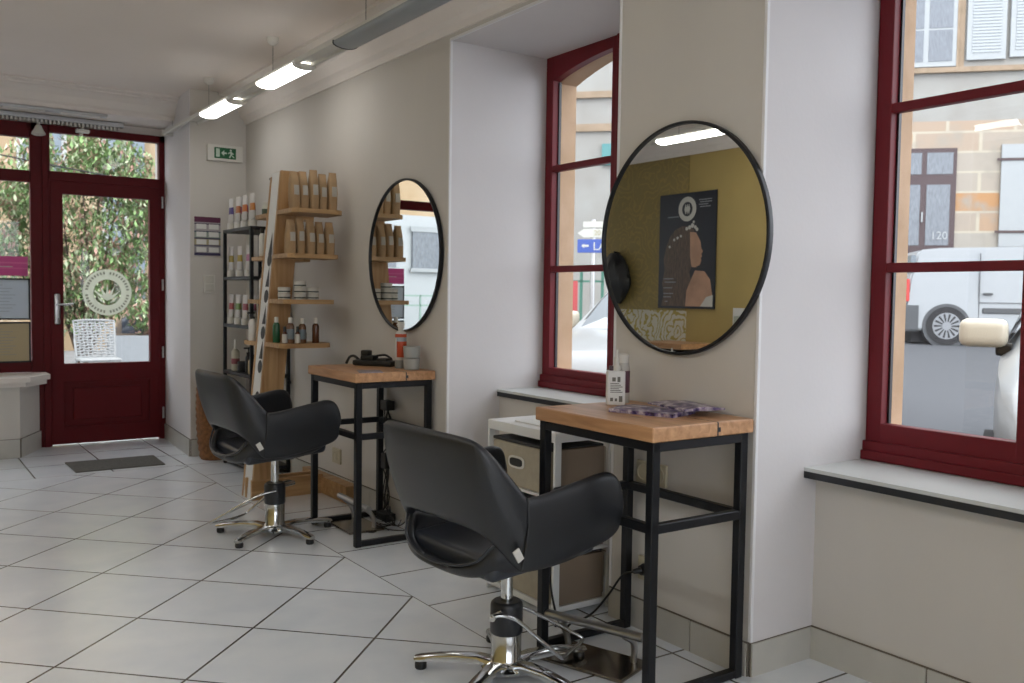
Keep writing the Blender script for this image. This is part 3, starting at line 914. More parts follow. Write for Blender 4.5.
# ------------------------------------------------------------------ sockets and cables
def socket(y, z, w_, h, n, lab):
    t = thing('wall_socket', lab, 'socket', (W, y, z))
    b = MB(); b.box((W - .012, y - w_ / 2, z - h / 2), (W - .001, y + w_ / 2, z + h / 2), .003); b.build('plate', 'socket', t)
    for k in range(n):
        yy = y + (k - (n - 1) / 2) * w_ / n
        b = MB(); b.lathe([(.030, -.0005), (.030, -.004), (.026, -.004), (.024, .004), (0, .004)], (W - .012, yy, z), 20, axis='X')
        s_ = b.build('socket_ring', 'socket', t, True)
        b = MB()
        for dy in (-.01, .01): b.cyl((W - .009, yy + dy, z), (W - .0075, yy + dy, z), .003)
        islands(b, 'pin_hole', 'ink', s_)
socket(-3.335, .57, .15, .078, 2, 'double wall socket between the rails behind the nearer styling table')
socket(-3.32, .225, .08, .085, 1, 'low wall socket with a black plug behind the nearer styling table')
socket(-.64, .222, .115, .09, 1, 'small wall socket above the baseboard left of the farther styling table')
t = thing('power_plug', 'black plug and cable running from the low socket behind the nearer table', 'cable', (.49, -3.32, .225))
b = MB(); b.cyl((W - .014, -3.32, .225), (W - .034, -3.32, .225), .022, .018); b.cyl((W - .034, -3.32, .225), (W - .06, -3.31, .222), .012, .008); b.build('plug', 'blackpl', t, True)
b = MB(); b.tube(smooth_pts([(W - .06, -3.31, .222), (.45, -3.27, .20), (.43, -3.22, .12), (.40, -3.17, .045), (.37, -3.12, .006), (.32, -3.10, .006), (.27, -3.12, .006)]), .004, 8); islands(b, 'cord', 'cable', t, True)
b = MB(); b.tube(smooth_pts([(.27, -3.10, .50), (.26, -3.10, .30), (.25, -3.11, .18), (.26, -3.13, .07), (.28, -3.15, .006), (.33, -3.13, .006)]), .004, 8)
b.tube([(.27, -3.10, .50), (.38, -3.13, .515), (.48, -3.20, .52)], .004, 8)
tag(b.build('hanging_cable', 'cable', None, True), 'thin black cable hanging beside the white storage cart', 'cable')
t = thing('cable_bundle', 'tangle of black cables and a power strip behind the farther styling table', 'cables', (.49, -1.33, .0))
b = MB()
random.seed(3)
for k in range(5):
    P = [(.485 + random.uniform(-.02, .015), -1.36 + random.uniform(-.035, .035), z) for z in (.62, .52, .42, .32, .22, .12, .05)]
    P += [(.44 + random.uniform(-.05, .04), -1.42 + random.uniform(-.12, .12), .006 + .003 * k), (.40 + random.uniform(-.1, .05), -1.55 + random.uniform(-.12, .12), .006 + .003 * k)]
    b.tube(smooth_pts(P, 6), .0035, 6)
for P in ([(.43, -1.46, .006), (.44, -1.6, .02), (.47, -1.68, .10), (.50, -1.72, .18), (.505, -1.75, .17)], [(.36, -1.50, .006), (.40, -1.62, .006), (.46, -1.72, .03), (.49, -1.79, .12)],
          [(.30, -1.42, .006), (.36, -1.5, .006), (.30, -1.6, .006), (.25, -1.55, .006)], [(.49, -1.40, .03), (.45, -1.47, .09), (.42, -1.53, .05), (.45, -1.55, .006), (.5, -1.5, .02)]):
    b.tube(smooth_pts(P, 8), .003, 6)
islands(b, 'cord', 'cable', t, True)
b = MB(); b.box((.46, -1.39, .27), (.50, -1.34, .35), .004); b.box((.455, -1.41, .58), (.505, -1.34, .63), .004); b.box((.44, -1.44, .0), (.5, -1.33, .04), .004); islands(b, 'adapter', 'blackpl', t)
b = MB(); b.tube(smooth_pts([(.515, -1.70, .80), (.517, -1.71, .7), (.516, -1.705, .6), (.518, -1.73, .53)]), .0022, 6)
tag(b.build('thin_cable', 'cable', None, True), 'thin cable hanging down the wall from the farther tabletop', 'cable')

# ------------------------------------------------------------------ white cart with canvas boxes
t = thing('storage_cart', 'white storage unit with canvas bins between the window and the nearer table', 'storage unit', (.45, -2.82, 0))
cx0, cx1, cy0, cy1 = .31, .60, -3.05, -2.60
b = MB()
b.box((cx0, cy0, .652), (cx1, cy1, .690), .004)
for x in (cx0, cx1 - .03):
    for y in (cy0, cy1 - .012): b.box((x, y, .0), (x + .03, y + .012, .66), .003)
b.box((cx0, cy0, .02), (cx1, cy1, .042), .003); b.box((cx0, cy0, .232), (cx1, cy1, .244), .003); b.box((cx0, cy0, .437), (cx1, cy1, .449), .003)
b.build('frame', 'whitel', t)
b = MB(); b.box((cx0 + .05, cy0 + .06, .690), (cx1 - .06, cy1 - .12, .695)); b.build('paper_sheet', 'paper', t)
for z0 in (.450, .245, .043):
    b = MB(); b.box((cx0 + .004, cy0 + .04, z0), (cx1 - .01, cy1 - .035, z0 + .165), .008)
    bn = b.build('canvas_bin', 'canvas', t)
    b = MB(); b.box((cx0 + .006, cy0 + .034, z0 + .165), (cx1 - .03, cy1 - .03, z0 + .178), .004); b.build('bin_rim', 'ink', bn)
    b = MB(); b.box((cx0 + .02, cy0 + .012, z0 + .0), (cx1 - .045, cy0 + .038, z0 + .172)); b.build('side_board', 'board', bn)
    for yc in (-2.80,):
        b = MB()
        n = 28; ro = []
        for k in range(n):
            a = 2 * PI * k / n
            ro.append((yc + .052 * math.copysign(abs(math.cos(a)) ** .6, math.cos(a)), z0 + .095 + .024 * math.copysign(abs(math.sin(a)) ** .6, math.sin(a))))
        b.prism(ro, .004, 'YZ', (cx0 + .0005, 0, 0)); g = b.build('handle_rim', 'white', bn)
        b = MB(); b.prism([(yc + (y - yc) * .8, z0 + .095 + (z - z0 - .095) * .66) for y, z in ro], .003, 'YZ', (cx0 - .001, 0, 0)); b.build('handle_hole', 'blackpl', bn)

# ------------------------------------------------------------------ wooden display unit
LX = lambda z: .02 + .0915 * z
YA, YB = -.59, -.44
t = thing('display_shelf', 'tall leaning pine display unit with rounded shelves carrying paper bags', 'shelf unit', (.2, -.54, 0))
b = MB()
def slant(b, x0, x1, y0, y1, z0, z1):
    V = [Vector((LX(z) + x, y, z)) for z in (z0, z1) for x, y in ((x0, y0), (x1, y0), (x1, y1), (x0, y1))]
    V = [b.bm.verts.new(v) for v in V]
    for f in ((0, 1, 2, 3), (4, 5, 6, 7), (0, 1, 5, 4), (1, 2, 6, 5), (2, 3, 7, 6), (3, 0, 4, 7)): b.bm.faces.new([V[i] for i in f])
slant(b, 0, .132, YA, YA + .02, 0, 1.885); b.build('side_plank', 'pine', t)
b = MB(); slant(b, 0, .132, YB - .0, YB + .02, 0, 1.86); b.build('side_plank', 'pine', t)
b = MB(); slant(b, .112, .13, YA + .02, YB, 0, 1.86); b.build('back_plank', 'pine', t)
b = MB(); slant(b, .004, .012, YA + .02, YB, 0, 1.88); fp = b.build('white_front_panel', 'whitel', t)
b = MB()
for z, h in ((1.47, .13), (1.28, .12), (1.06, .11), (.86, .11)):   # dark triangular print
    V = [(YA + .035, -h / 2), (YA + .095, -h / 2), (YA + .055, h / 2)]
    b.bm.faces.new([b.bm.verts.new((LX(z + dz_) + .0022, y_, z + dz_)) for y_, dz_ in V])
for z in (1.375, 1.165, .955, .76, .58):
    n = 14; V = []
    for k in range(n):
        a = 2 * PI * k / n; dz_ = .038 * math.sin(a); V.append((LX(z + dz_) + .0022, YA + .065 + .036 * math.cos(a), z + dz_))
    b.bm.faces.new([b.bm.verts.new(v) for v in V])
islands(b, 'dark_print', 'ink', fp)
def shelf_plate(x0, x1, y0, y1, z, nm):
    """board with a rounded outer right corner"""
    r_ = .07; P = [(x0, y1), (x0, y0 + .03), (x0 + .03, y0)]
    for k in range(6):
        a = -PI / 2 + PI / 2 * k / 5; P.append((x1 - r_ + r_ * math.cos(a), y0 + r_ + r_ * math.sin(a)))
    P.append((x1, y1))
    b = MB(); b.prism(P, .024, 'XY', (0, 0, z - .024)); return b.build(nm, 'pinex', t)
SH = (1.655, 1.405, 1.150, .905)
for z in SH:
    shelf_plate(LX(z) - .005, LX(z) + .305, -.85, YA, z, 'shelf')
    P = LX(z)
    b = MB(); b.prism([(P - .005, YB + .02), (P - .005, YB + .21), (P + .02, YB + .24), (P + .29, YB + .24), (P + .29, YB + .02)], .024, 'XY', (0, 0, z - .03)); b.build('shelf', 'pinex', t)
b = MB(); b.box((.02, -.60, 0), (.45, -.575, .115), .003); b.box((.02, -.50, 0), (.45, -.475, .115), .003); b.box((.44, -.95, 0), (.515, -.925 + .35, .10), .003)
b.box((.46, -.58, 0), (.51, -.25, .10), .003)
islands(b, 'base_frame', 'pinex', t)

def bag(x, y, z, h, w_, d, lab, grp, tilt=0):
    t = thing('paper_bag', lab, 'bag', (x, y, z), 0, grp)
    rows = []
    for f, sx, sy in ((0, .9, .95), (.06, 1, 1), (.45, 1.02, 1), (.78, .9, .62), (.9, .86, .3), (.97, .9, .10), (1, .92, .07)):
        row = []
        for q in range(16):
            a = 2 * PI * q / 16
            ux = math.copysign(abs(math.cos(a)) ** .45, math.cos(a)); uy = math.copysign(abs(math.sin(a)) ** .45, math.sin(a))
            row.append((x + w_ / 2 * sx * ux * 1.0 + tilt * f, y + d / 2 * sy * uy, z + h * f))
        rows.append(row)
    b = MB(); b.grid(rows, True); b.bm.verts.ensure_lookup_table()
    b.bm.faces.new([b.bm.verts[i] for i in range(16)]); b.bm.faces.new([b.bm.verts[-16 + i] for i in range(16)])
    b.build('pouch', 'kraft', t, True)
    b = MB(); b.box((x - w_ * .28 + tilt * .5, y - d / 2 - .0025, z + h * .36), (x + w_ * .28 + tilt * .5, y - d / 2 + .004, z + h * .62), .001, rot=Matrix.Rotation(R(-3), 3, 'X')); b.build('label_patch', 'baglabel', t)
ordn = ['leftmost', 'second from the left', 'middle', 'fourth from the left', 'rightmost']
for k in range(5):
    z = SH[0]; bag(LX(z) + .03 + k * .054, -.775 + .012 * (k % 2), z, (.205, .21, .222, .205, .215)[k], .050, .080, '%s kraft paper bag on the top pine shelf' % ordn[k], 'kraft paper bags on the top pine shelf', tilt=.004 * (k - 2))
for k in range(5):
    z = SH[1]; bag(LX(z) + .028 + k * .057, -.775 + .01 * (k % 2), z, (.19, .20, .19, .185, .185)[k], .050, .080, '%s kraft paper bag on the second pine shelf' % ordn[k], 'kraft paper bags on the second pine shelf')
def jar(x, y, z, lab, r_=.034, h=.034):
    t = thing('jar', lab, 'jar', (x, y, z), 0, 'low round jars stacked on the third pine shelf')
    b = MB(); b.lathe([(r_ - .003, 0), (r_, .003), (r_, h * .62), (r_ - .003, h * .66)], (x, y, z)); b.build('jar_body', stripes_mat_jar, t, True)
    b = MB(); b.lathe([(r_ + .001, h * .62), (r_ + .001, h - .003), (r_ - .003, h), (0, h)], (x, y, z)); b.build('lid', 'label', t, True)
stripes_mat_jar = stripes_mat('jar_print', [(0, 'c9c8c0'), (.3, '3b443f'), (.62, 'c9c8c0')])
z = SH[2]
for (x, n, y, nm) in ((.045, 2, -.70, 'left'), (.115, 3, -.76, 'middle'), (.19, 2, -.76, 'right')):
    for k in range(n):
        pos = ['bottom', 'top'][k] if n == 2 else ['bottom', 'middle', 'top'][k]
        jar(LX(z) + x, y, z + .0345 * k, '%s jar of the %s stack on the third pine shelf' % (pos, nm))
def bottle(x, y, z, r_, h, m, capm, lab, grp, caph=.03, capr=None, nm='bottle', label_m=None, pump=False, sq=False, lh=(.2, .7)):
    t = thing(nm, lab, 'bottle', (x, y, z), 0, grp)
    hb = h - caph; cr = capr or r_ * .5
    b = MB()
    if sq: b.box((x - r_, y - r_ * .62, z), (x + r_, y + r_ * .62, z + hb - .006), .004); b.cyl((x, y, z + hb - .008), (x, y, z + hb + .002), cr * 1.1)
    else: b.lathe([(r_ * .92, 0), (r_, .004), (r_, hb * .82), (r_ * .9, hb * .9), (cr * 1.05, hb * .985), (cr, hb)], (x, y, z))
    b.build('bottle_body', m, t, True)
    b = MB()
    if pump:
        b.cyl((x, y, z + hb), (x, y, z + hb + caph * .35), cr * 1.15); b.cyl((x, y, z + hb + caph * .35), (x, y, z + h - .006), cr * .35)
        b.box((x - cr * 2.6, y - cr * .7, z + h - .010), (x + cr * 1.1, y + cr * .7, z + h), .002)
        b.build('pump', capm, t, True)
    else:
        b.lathe([(cr * 1.08, hb - .001), (cr * 1.08, h - .003), (cr * .9, h), (0, h)], (x, y, z)); b.build('cap', capm, t, True)
    if label_m:
        b = MB(); b.lathe([(r_ + .0006, hb * lh[0]), (r_ + .0006, hb * lh[1])], (x, y, z))
        for f in [f for f in b.bm.faces if len(f.verts) > 4]: b.bm.faces.remove(f)
        b.build('label_band', label_m, t, True)
    return t
z = SH[3]; G = 'small bottles on the lowest pine shelf'
bottle(LX(z) + .030, -.68, z, .021, .145, 'greenbtl', 'white', 'green bottle with white cap at the left of the lowest pine shelf', G)
bottle(LX(z) + .045, -.77, z, .014, .095, 'amber', 'blackpl', 'tiny dark dropper bottle with cream label right of the green bottle', G, label_m='label', lh=(.05, .8))
bottle(LX(z) + .078, -.77, z, .021, .145, 'brownbtl', 'white', 'brown tinted bottle with white cap second from left on the lowest pine shelf', G, label_m=mat('grey_label', '6f7a80', .5))
bottle(LX(z) + .112, -.79, z, .014, .095, 'amber', 'blackpl', 'tiny dark dropper bottle with cream label in the middle of the lowest pine shelf', G, label_m='label', lh=(.05, .8))
bottle(LX(z) + .147, -.77, z, .022, .14, 'brownbtl', 'white', 'wide brown bottle with grey label near the middle of the lowest pine shelf', G, label_m=bpy.data.materials['grey_label'])
bottle(LX(z) + .18, -.72, z, .014, .09, 'amber', 'blackpl', 'tiny dark dropper bottle behind the wide brown bottle', G, label_m='label', lh=(.05, .8))
bottle(LX(z) + .225, -.775, z, .020, .142, 'amber', 'white', 'amber bottle with pale cap at the right of the lowest pine shelf', G)
# far side of the display unit
G = 'white bottles on the far side of the pine unit'
bottle(LX(SH[0]) + .05, -.40, SH[0] - .006, .026, .21, 'white', 'blackpl', 'white pump bottle with black head on the top far shelf of the pine unit', G, pump=True, caph=.055, capr=.011)
bottle(LX(SH[0]) + .025, -.33, SH[0] - .006, .024, .075, stripes_mat('jar2', [(0, '4a5a4c'), (.6, 'c8c8bc')]), 'label', 'small green and white jar on the top far shelf of the pine unit', G, nm='jar', caph=.02, capr=.02)
bottle(LX(SH[1]) + .03, -.32, SH[1] - .006, .022, .17, 'white', 'blackpl', 'left white bottle on the second far shelf of the pine unit', G)
bottle(LX(SH[1]) + .04, -.40, SH[1] - .006, .024, .20, 'white', 'white', 'right white bottle on the second far shelf of the pine unit', G)
bottle(LX(SH[2]) + .03, -.39, SH[2] - .006, .022, .19, 'white', 'blackpl', 'white bottle with black pump on the third far shelf of the pine unit', G, pump=True, caph=.06, capr=.01)
bottle(LX(SH[3]) + .02, -.31, SH[3] - .006, .024, .17, 'white', 'blackpl', 'white bottle with black pump on the lowest far shelf of the pine unit', G, pump=True, caph=.04, capr=.012)
bottle(LX(SH[3]) + .04, -.40, SH[3] - .006, .024, .165, 'white', 'white', 'capped white bottle on the lowest far shelf of the pine unit', G)

# ------------------------------------------------------------------ black metal rack in the corner
t = thing('metal_rack', 'black metal rack in the corner behind the pine unit, filled with hair colour tubes', 'rack', (.38, .38, 0))
rx0, rx1, ry0, ry1 = .245, .512, .09, .66
for x in (rx0, rx1 - .022):
    for y in (ry0, ry1 - .022):
        b = MB(); b.box((x, y, 0), (x + .022, y + .022, 1.61), .002, seg=1); b.build('post', 'black', t)
RZ = (1.61, 1.29, .97, .65, .33, .05)
for z in RZ:
    b = MB(); b.box((rx0, ry0, z - .022), (rx1, ry1, z), .002, seg=1); b.build('shelf', 'black', t)
b = MB(); b.cyl((.50, .078, .60), (.50, .09, .60), .014); b.cyl((.50, .078, 1.2), (.50, .09, 1.2), .014); islands(b, 'wall_bolt', 'black', t)
def ctube(x, y, z, h, cols, lab, grp):
    t = thing('colour_tube', lab, 'tube', (x, y, z), 0, grp)
    b = MB()
    rows = []
    for f, sx, sy in ((.2, .7, .7), (.24, 1, 1), (.7, 1.05, .5), (1, 1.15, .08)):
        rows.append([(x + .018 * sy * math.sin(2 * PI * q / 14), y + .038 * sx * math.cos(2 * PI * q / 14), z + h * f) for q in range(14)])
    b.grid(rows, True); b.bm.verts.ensure_lookup_table(); b.bm.faces.new([b.bm.verts[-14 + i] for i in range(14)]); b.bm.faces.new([b.bm.verts[i] for i in range(14)])
    b.build('tube_body', stripes_mat('tube_' + cols, [(0, 'c5c2bf'), (.35, 'c5c2bf'), (.36, cols), (.62, cols), (.63, 'cfccc9')]), t, True)
    b = MB(); b.cyl((x, y, z), (x, y, z + h * .21), .026); b.build('cap', 'white', t, True)
tl = ['leftmost', 'second', 'third', 'fourth', 'fifth', 'sixth', 'seventh']
def row_tubes(z, ys, h, cs, where):
    for k, (y, c) in enumerate(zip(ys, cs)):
        n = tl[k] + (' from the left' if k else '')
        ctube(.285 + (.03 if k % 2 else 0), y, z, h, c, '%s hair colour tube on the %s of the black rack' % (n, where), 'hair colour tubes on the black rack')
row_tubes(RZ[0], (.60, .52, .455, .39, .32, .25, .17), .215, ('4a3a78', 'a8486a', 'b06a3a', '9c3a6c', 'c06a2c', '9a3570', 'c07a30'), 'top shelf')
row_tubes(RZ[1], (.60, .51, .42, .33, .24), .205, ('a08a30', '5f8040', 'a8902c', '5a7a3c', 'b06a8c'), 'second shelf')
row_tubes(RZ[2], (.60, .53, .46, .39, .31, .23, .15), .20, ('a04444', 'a8883a', '6c8a44', 'a8883a', '94404c', 'a86a3a', '9c5a78'), 'third shelf')
bottle(.30, .56, RZ[3], .028, .21, stripes_mat('pinkbtl', [(0, 'bdb9a8'), (.3, '8c4a54'), (.55, 'bdb9a8')]), 'white', 'tall pink and cream bottle on the fourth shelf of the black rack', 'products on the fourth rack shelf', caph=.06, capr=.009)
bottle(.31, .44, RZ[3], .034, .07, 'darkcap', 'darkcap', 'low dark jar on the fourth shelf of the black rack', 'products on the fourth rack shelf', nm='jar', caph=.02, capr=.032)
bottle(.31, .32, RZ[3], .022, .17, 'blackpl', 'blackpl', 'black spray bottle on the fourth shelf of the black rack', 'products on the fourth rack shelf', pump=True, caph=.05, capr=.012)
bottle(.30, .22, RZ[3], .026, .13, mat('beige_btl', 'b8a47e', .5), 'blackpl', 'beige bottle with dark cap on the fourth shelf of the black rack', 'products on the fourth rack shelf')
for k, y in enumerate((.56, .44, .32)):
    bottle(.32, y, RZ[4], .03, .17, 'whitel', 'darkcap', ['left', 'middle', 'right'][k] + ' white bottle on the fifth shelf of the black rack', 'bottles on the fifth rack shelf')

# wicker basket
t = thing('wicker_basket', 'tall brown wicker basket on the floor between the exit sign wall and the black rack', 'basket', (.25, .86, 0))
b = MB(); rows = []
for k in range(25):
    z = .57 * k / 24; r_ = .098 + .030 * math.sin(PI * (k / 24) ** .8 * .75) + (.003 if k % 2 else -.003)
    rows.append([((.248 + (r_ + .0035 * math.sin(q * PI + k * PI)) * math.cos(2 * PI * q / 36)), .86 + (r_ + .0035 * math.sin(q * PI + k * PI)) * math.sin(2 * PI * q / 36), z) for q in range(36)])
b.grid(rows, True); b.bm.verts.ensure_lookup_table(); b.bm.faces.new([b.bm.verts[i] for i in range(36)])
o = b.build('woven_body', 'bread', t, True); md = o.modifiers.new('s', 'SOLIDIFY'); md.thickness = .008
b = MB(); b.tube([(.295 - .125 * math.cos(a), .86 - .02, .47 + .07 * math.sin(a)) for a in [R(q) for q in range(-30, 211, 20)]], .007, 8) if False else b.tube([(.128, .82, .50), (.115, .82, .55), (.123, .835, .61), (.145, .85, .56), (.138, .86, .52)], .006, 8); b.build('handle', 'blackpl', t, True)

# ------------------------------------------------------------------ things on the nearer table
t = thing('white_bottle', 'square white bottle with printed back label on the nearer styling table', 'bottle', (.385, -3.29, TZ))
b = MB(); RT = Matrix.Rotation(R(33), 3, 'Z'); pc = (.375, -3.30, TZ + .06)
def rbox(b, a, c, bev=0): b.box(a, c, bev, rot=RT.inverted(), piv=(.375, -3.30, 0))
rbox(b, (.344, -3.322, TZ), (.406, -3.278, TZ + .118), .005); b.build('bottle_body', 'whitel', t)
b = MB()
rbox(b, (.360, -3.3235, TZ + .082), (.372, -3.3215, TZ + .096)); rbox(b, (.378, -3.3235, TZ + .080), (.388, -3.3215, TZ + .098))
for k in range(6): rbox(b, (.354, -3.3235, TZ + .044 + k * .006), (.396 - (k % 3) * .006, -3.3215, TZ + .0465 + k * .006))
rbox(b, (.354, -3.3235, TZ + .014), (.364, -3.3215, TZ + .026)); rbox(b, (.370, -3.3235, TZ + .014), (.378, -3.3215, TZ + .024)); rbox(b, (.384, -3.3235, TZ + .012), (.396, -3.3215, TZ + .032))
b.build('back_print', mat('print_grey', '6c6b66', .6), t)
b = MB(); b.cyl((.378, -3.30, TZ + .117), (.378, -3.30, TZ + .135), .014); b.cyl((.378, -3.30, TZ + .135), (.378, -3.30, TZ + .165), .009); b.cyl((.378, -3.30, TZ + .165), (.380, -3.30, TZ + .19), .0045, .003); b.build('nozzle', 'white', t, True)
b = MB(); rbox(b, (.352, -3.306, TZ + .117), (.368, -3.294, TZ + .134), .002); b.build('trigger', mat('maroon', '3a1620', .4), t)
bottle(.437, -3.268, TZ, .024, .172, stripes_mat('purplebtl', [(0, 'bcb8b0'), (.25, 'bcb8b0'), (.26, '5c3845'), (.78, '6a4350'), (.80, 'b9b6b2')]), 'white', 'round bottle with mauve label behind the square white bottle', None, caph=.03, capr=.018)
def magazine(c, w_, d, rz, z, th, lab, m):
    t = thing('magazine', lab, 'magazine', (c[0], c[1], z), rz, 'magazines spread on the nearer table')
    b = MB(); rows = []
    for i in range(9):
        rows.append([(-w_ / 2 + w_ * i / 8, -d / 2 + d * j / 6, th + .007 * math.exp(-((i - 4) / 2.5) ** 2) * (1 if j < 5 else .5)) for j in range(7)])
    b.grid(rows); bot = []
    for i in range(9): bot.append([(-w_ / 2 + w_ * i / 8, -d / 2 + d * j / 6, 0) for j in range(7)])
    b.grid(bot)
    for (u, v) in ((0, None), (8, None)):
        for j in range(6): b.quad(rows[u][j], rows[u][j + 1], bot[u][j + 1], bot[u][j])
    for v in (0, 6):
        for i in range(8): b.quad(rows[i][v], rows[i + 1][v], bot[i + 1][v], bot[i][v])
    b.build('pages', m, t, True)
def magmat():
    m, nt, b_ = newmat('magazine_cover')
    tc = nd(nt, 'ShaderNodeTexCoord'); n = nd(nt, 'ShaderNodeTexNoise', Scale=38.0, Detail=3.0); nt.links.new(tc.outputs['Object'], n.inputs['Vector'])
    r = nd(nt, 'ShaderNodeValToRGB'); cr = r.color_ramp
    cr.elements[0].position = .36; cr.elements[0].color = lin('241b38'); cr.elements[1].position = .64; cr.elements[1].color = lin('d2cad3')
    e = cr.elements.new(.44); e.color = lin('54447a'); e = cr.elements.new(.52); e.color = lin('877a8e')
    nt.links.new(n.outputs['Fac'], r.inputs[0]); nt.links.new(r.outputs[0], b_.inputs['Base Color']); b_.inputs['Roughness'].default_value = .3
    return m
M['mag'] = magmat()
magazine((.335, -3.525), .155, .23, R(18), TZ, .011, 'lower purple magazine lying open at the left on the nearer table', 'mag')
magazine((.435, -3.575), .15, .22, R(-12), TZ + .0185, .006, 'upper purple and grey magazine lying towards the mirror on the nearer table', 'mag')

# ------------------------------------------------------------------ things on the farther table
t = thing('hair_clipper', 'black hair tool with a looped strap lying on the farther styling table', 'hair tool', (.39, -1.41, TZ))
pv = (.385, -1.41, TZ); RC = Matrix.Rotation(R(33), 3, 'Z')
b = MB()
b.box((.345, -1.53, TZ), (.425, -1.30, TZ + .030), .012, rot=RC, piv=pv); b.box((.355, -1.42, TZ + .018), (.415, -1.34, TZ + .055), .014, rot=RC, piv=pv); b.box((.362, -1.385, TZ + .045), (.408, -1.340, TZ + .080), .008, rot=RC, piv=pv); b.box((.35, -1.50, TZ + .02), (.42, -1.44, TZ + .042), .008, rot=RC, piv=pv)
b.build('tool_body', 'blackpl', t, True)
b = MB(); b.tube(smooth_pts([(.345, -1.33, TZ + .02), (.32, -1.31, TZ + .045), (.30, -1.295, TZ + .040), (.285, -1.285, TZ + .006)]), .007, 8); b.build('strap', 'blackpl', t, True)
b = MB(); b.tube(smooth_pts([(.40, -1.40, TZ + .050), (.43, -1.44, TZ + .056), (.445, -1.48, TZ + .040)]), .006, 8); b.build('strap', 'blackpl', t, True)
t = thing('spray_can', 'orange and white spray can on the farther styling table', 'spray can', (.44, -1.59, TZ))
b = MB(); b.lathe([(.027, 0), (.029, .003), (.029, .168), (.025, .178), (.016, .184)], (.44, -1.595, TZ)); b.build('can_body', stripes_mat('can_print', [(0, '8a8f90'), (.22, 'c4c2be'), (.30, 'b5461f'), (.72, 'b5461f'), (.73, '9aa2a8'), (.84, 'b5461f'), (.93, 'c9c8c4')]), t, True)
b = MB(); b.cyl((.44, -1.595, TZ + .18), (.44, -1.595, TZ + .205), .014); b.box((.425, -1.607, TZ + .205), (.455, -1.583, TZ + .232), .004); b.box((.418, -1.60, TZ + .214), (.428, -1.59, TZ + .222), .001); b.build('spray_cap', 'white', t, True)
b = MB(); b.box((.405, -1.606, TZ + .05), (.412, -1.584, TZ + .15), .001); b.build('front_label', 'label', t)
for k, lab in ((0, 'lower'), (1, 'upper')):
    z = TZ + .058 * k
    t = thing('plastic_cup', '%s of two stacked pale translucent tubs beside the spray can' % lab, 'tub', (.455, -1.70, z), 0, 'stacked translucent tubs')
    b = MB(); b.lathe([(.035, 0), (.038, .003), (.042, .055), (.044, .057)], (.445, -1.70, z), 28); b.build('tub', mat('milky_plastic', 'a5a8a6', .3), t, True)
b = MB(); b.box((.15, -1.80, TZ), (.26, -1.66, TZ + .0025), rot=Matrix.Rotation(R(-20), 3, 'Z')); tag(b.build('leaflet', mat('leaflet_print', '8f8690', .4, var=.3, vscale=30)), 'small flat leaflet near the front edge of the farther styling table', 'leaflet')

# ------------------------------------------------------------------ ochre wall side (seen in the mirrors)
def wallpaper():
    m, nt, b_ = newmat('damask_wallpaper')
    tc = nd(nt, 'ShaderNodeTexCoord')
    v = nd(nt, 'ShaderNodeTexVoronoi', Scale=3.2); v.feature = 'F1'; _n = nd(nt, 'ShaderNodeTexNoise', Scale=5.0, Detail=3.0); nt.links.new(tc.outputs['Object'], _n.inputs['Vector'])
    _a = nd(nt, 'ShaderNodeVectorMath', operation='MULTIPLY_ADD'); nt.links.new(_n.outputs['Color'], _a.inputs[0]); _a.inputs[1].default_value = (.35, .35, .2); nt.links.new(tc.outputs['Object'], _a.inputs[2]); nt.links.new(_a.outputs[0], v.inputs['Vector'])
    w_ = nd(nt, 'ShaderNodeMath', operation='SINE'); nt.links.new(math_(nt, 'MULTIPLY', v.outputs['Distance'], 42.0), w_.inputs[0])
    r = nd(nt, 'ShaderNodeValToRGB'); r.color_ramp.elements[0].position = .45; r.color_ramp.elements[0].color = lin('8e7d4e'); r.color_ramp.elements[1].position = .7; r.color_ramp.elements[1].color = lin('9a8650')
    nt.links.new(w_.outputs[0], r.inputs[0])
    sp = nd(nt, 'ShaderNodeSeparateXYZ'); nt.links.new(tc.outputs['Object'], sp.inputs[0])
    lowm = math_(nt, 'LESS_THAN', sp.outputs['Z'], 1.08)
    r2 = nd(nt, 'ShaderNodeValToRGB'); r2.color_ramp.elements[0].position = .45; r2.color_ramp.elements[0].color = lin('c9c4b4'); r2.color_ramp.elements[1].position = .6; r2.color_ramp.elements[1].color = lin('a8964e')
    nt.links.new(w_.outputs[0], r2.inputs[0])
    mx = nd(nt, 'ShaderNodeMix', data_type='RGBA'); nt.links.new(lowm, mx.inputs[0]); nt.links.new(r.outputs[0], mx.inputs[6]); nt.links.new(r2.outputs[0], mx.inputs[7])
    nt.links.new(mx.outputs[2], b_.inputs['Base Color']); b_.inputs['Roughness'].default_value = .7
    return m
b = MB(); b.box((-3.0, -.03, 0), (-2.992, 1.9, 2.41)); b.build('wallpaper', wallpaper(), wl_)
t = thing('portrait_poster', 'dark poster of a woman with a flower crown, reflected in the nearer mirror', 'poster', (-2.985, -.03, 1.11))
PX = -2.99
b = MB(); b.box((-2.992, -.365, 1.10), (PX + .006, .305, 2.09)); b.build('backing', mat('poster_navy', '171b26', .35), t)
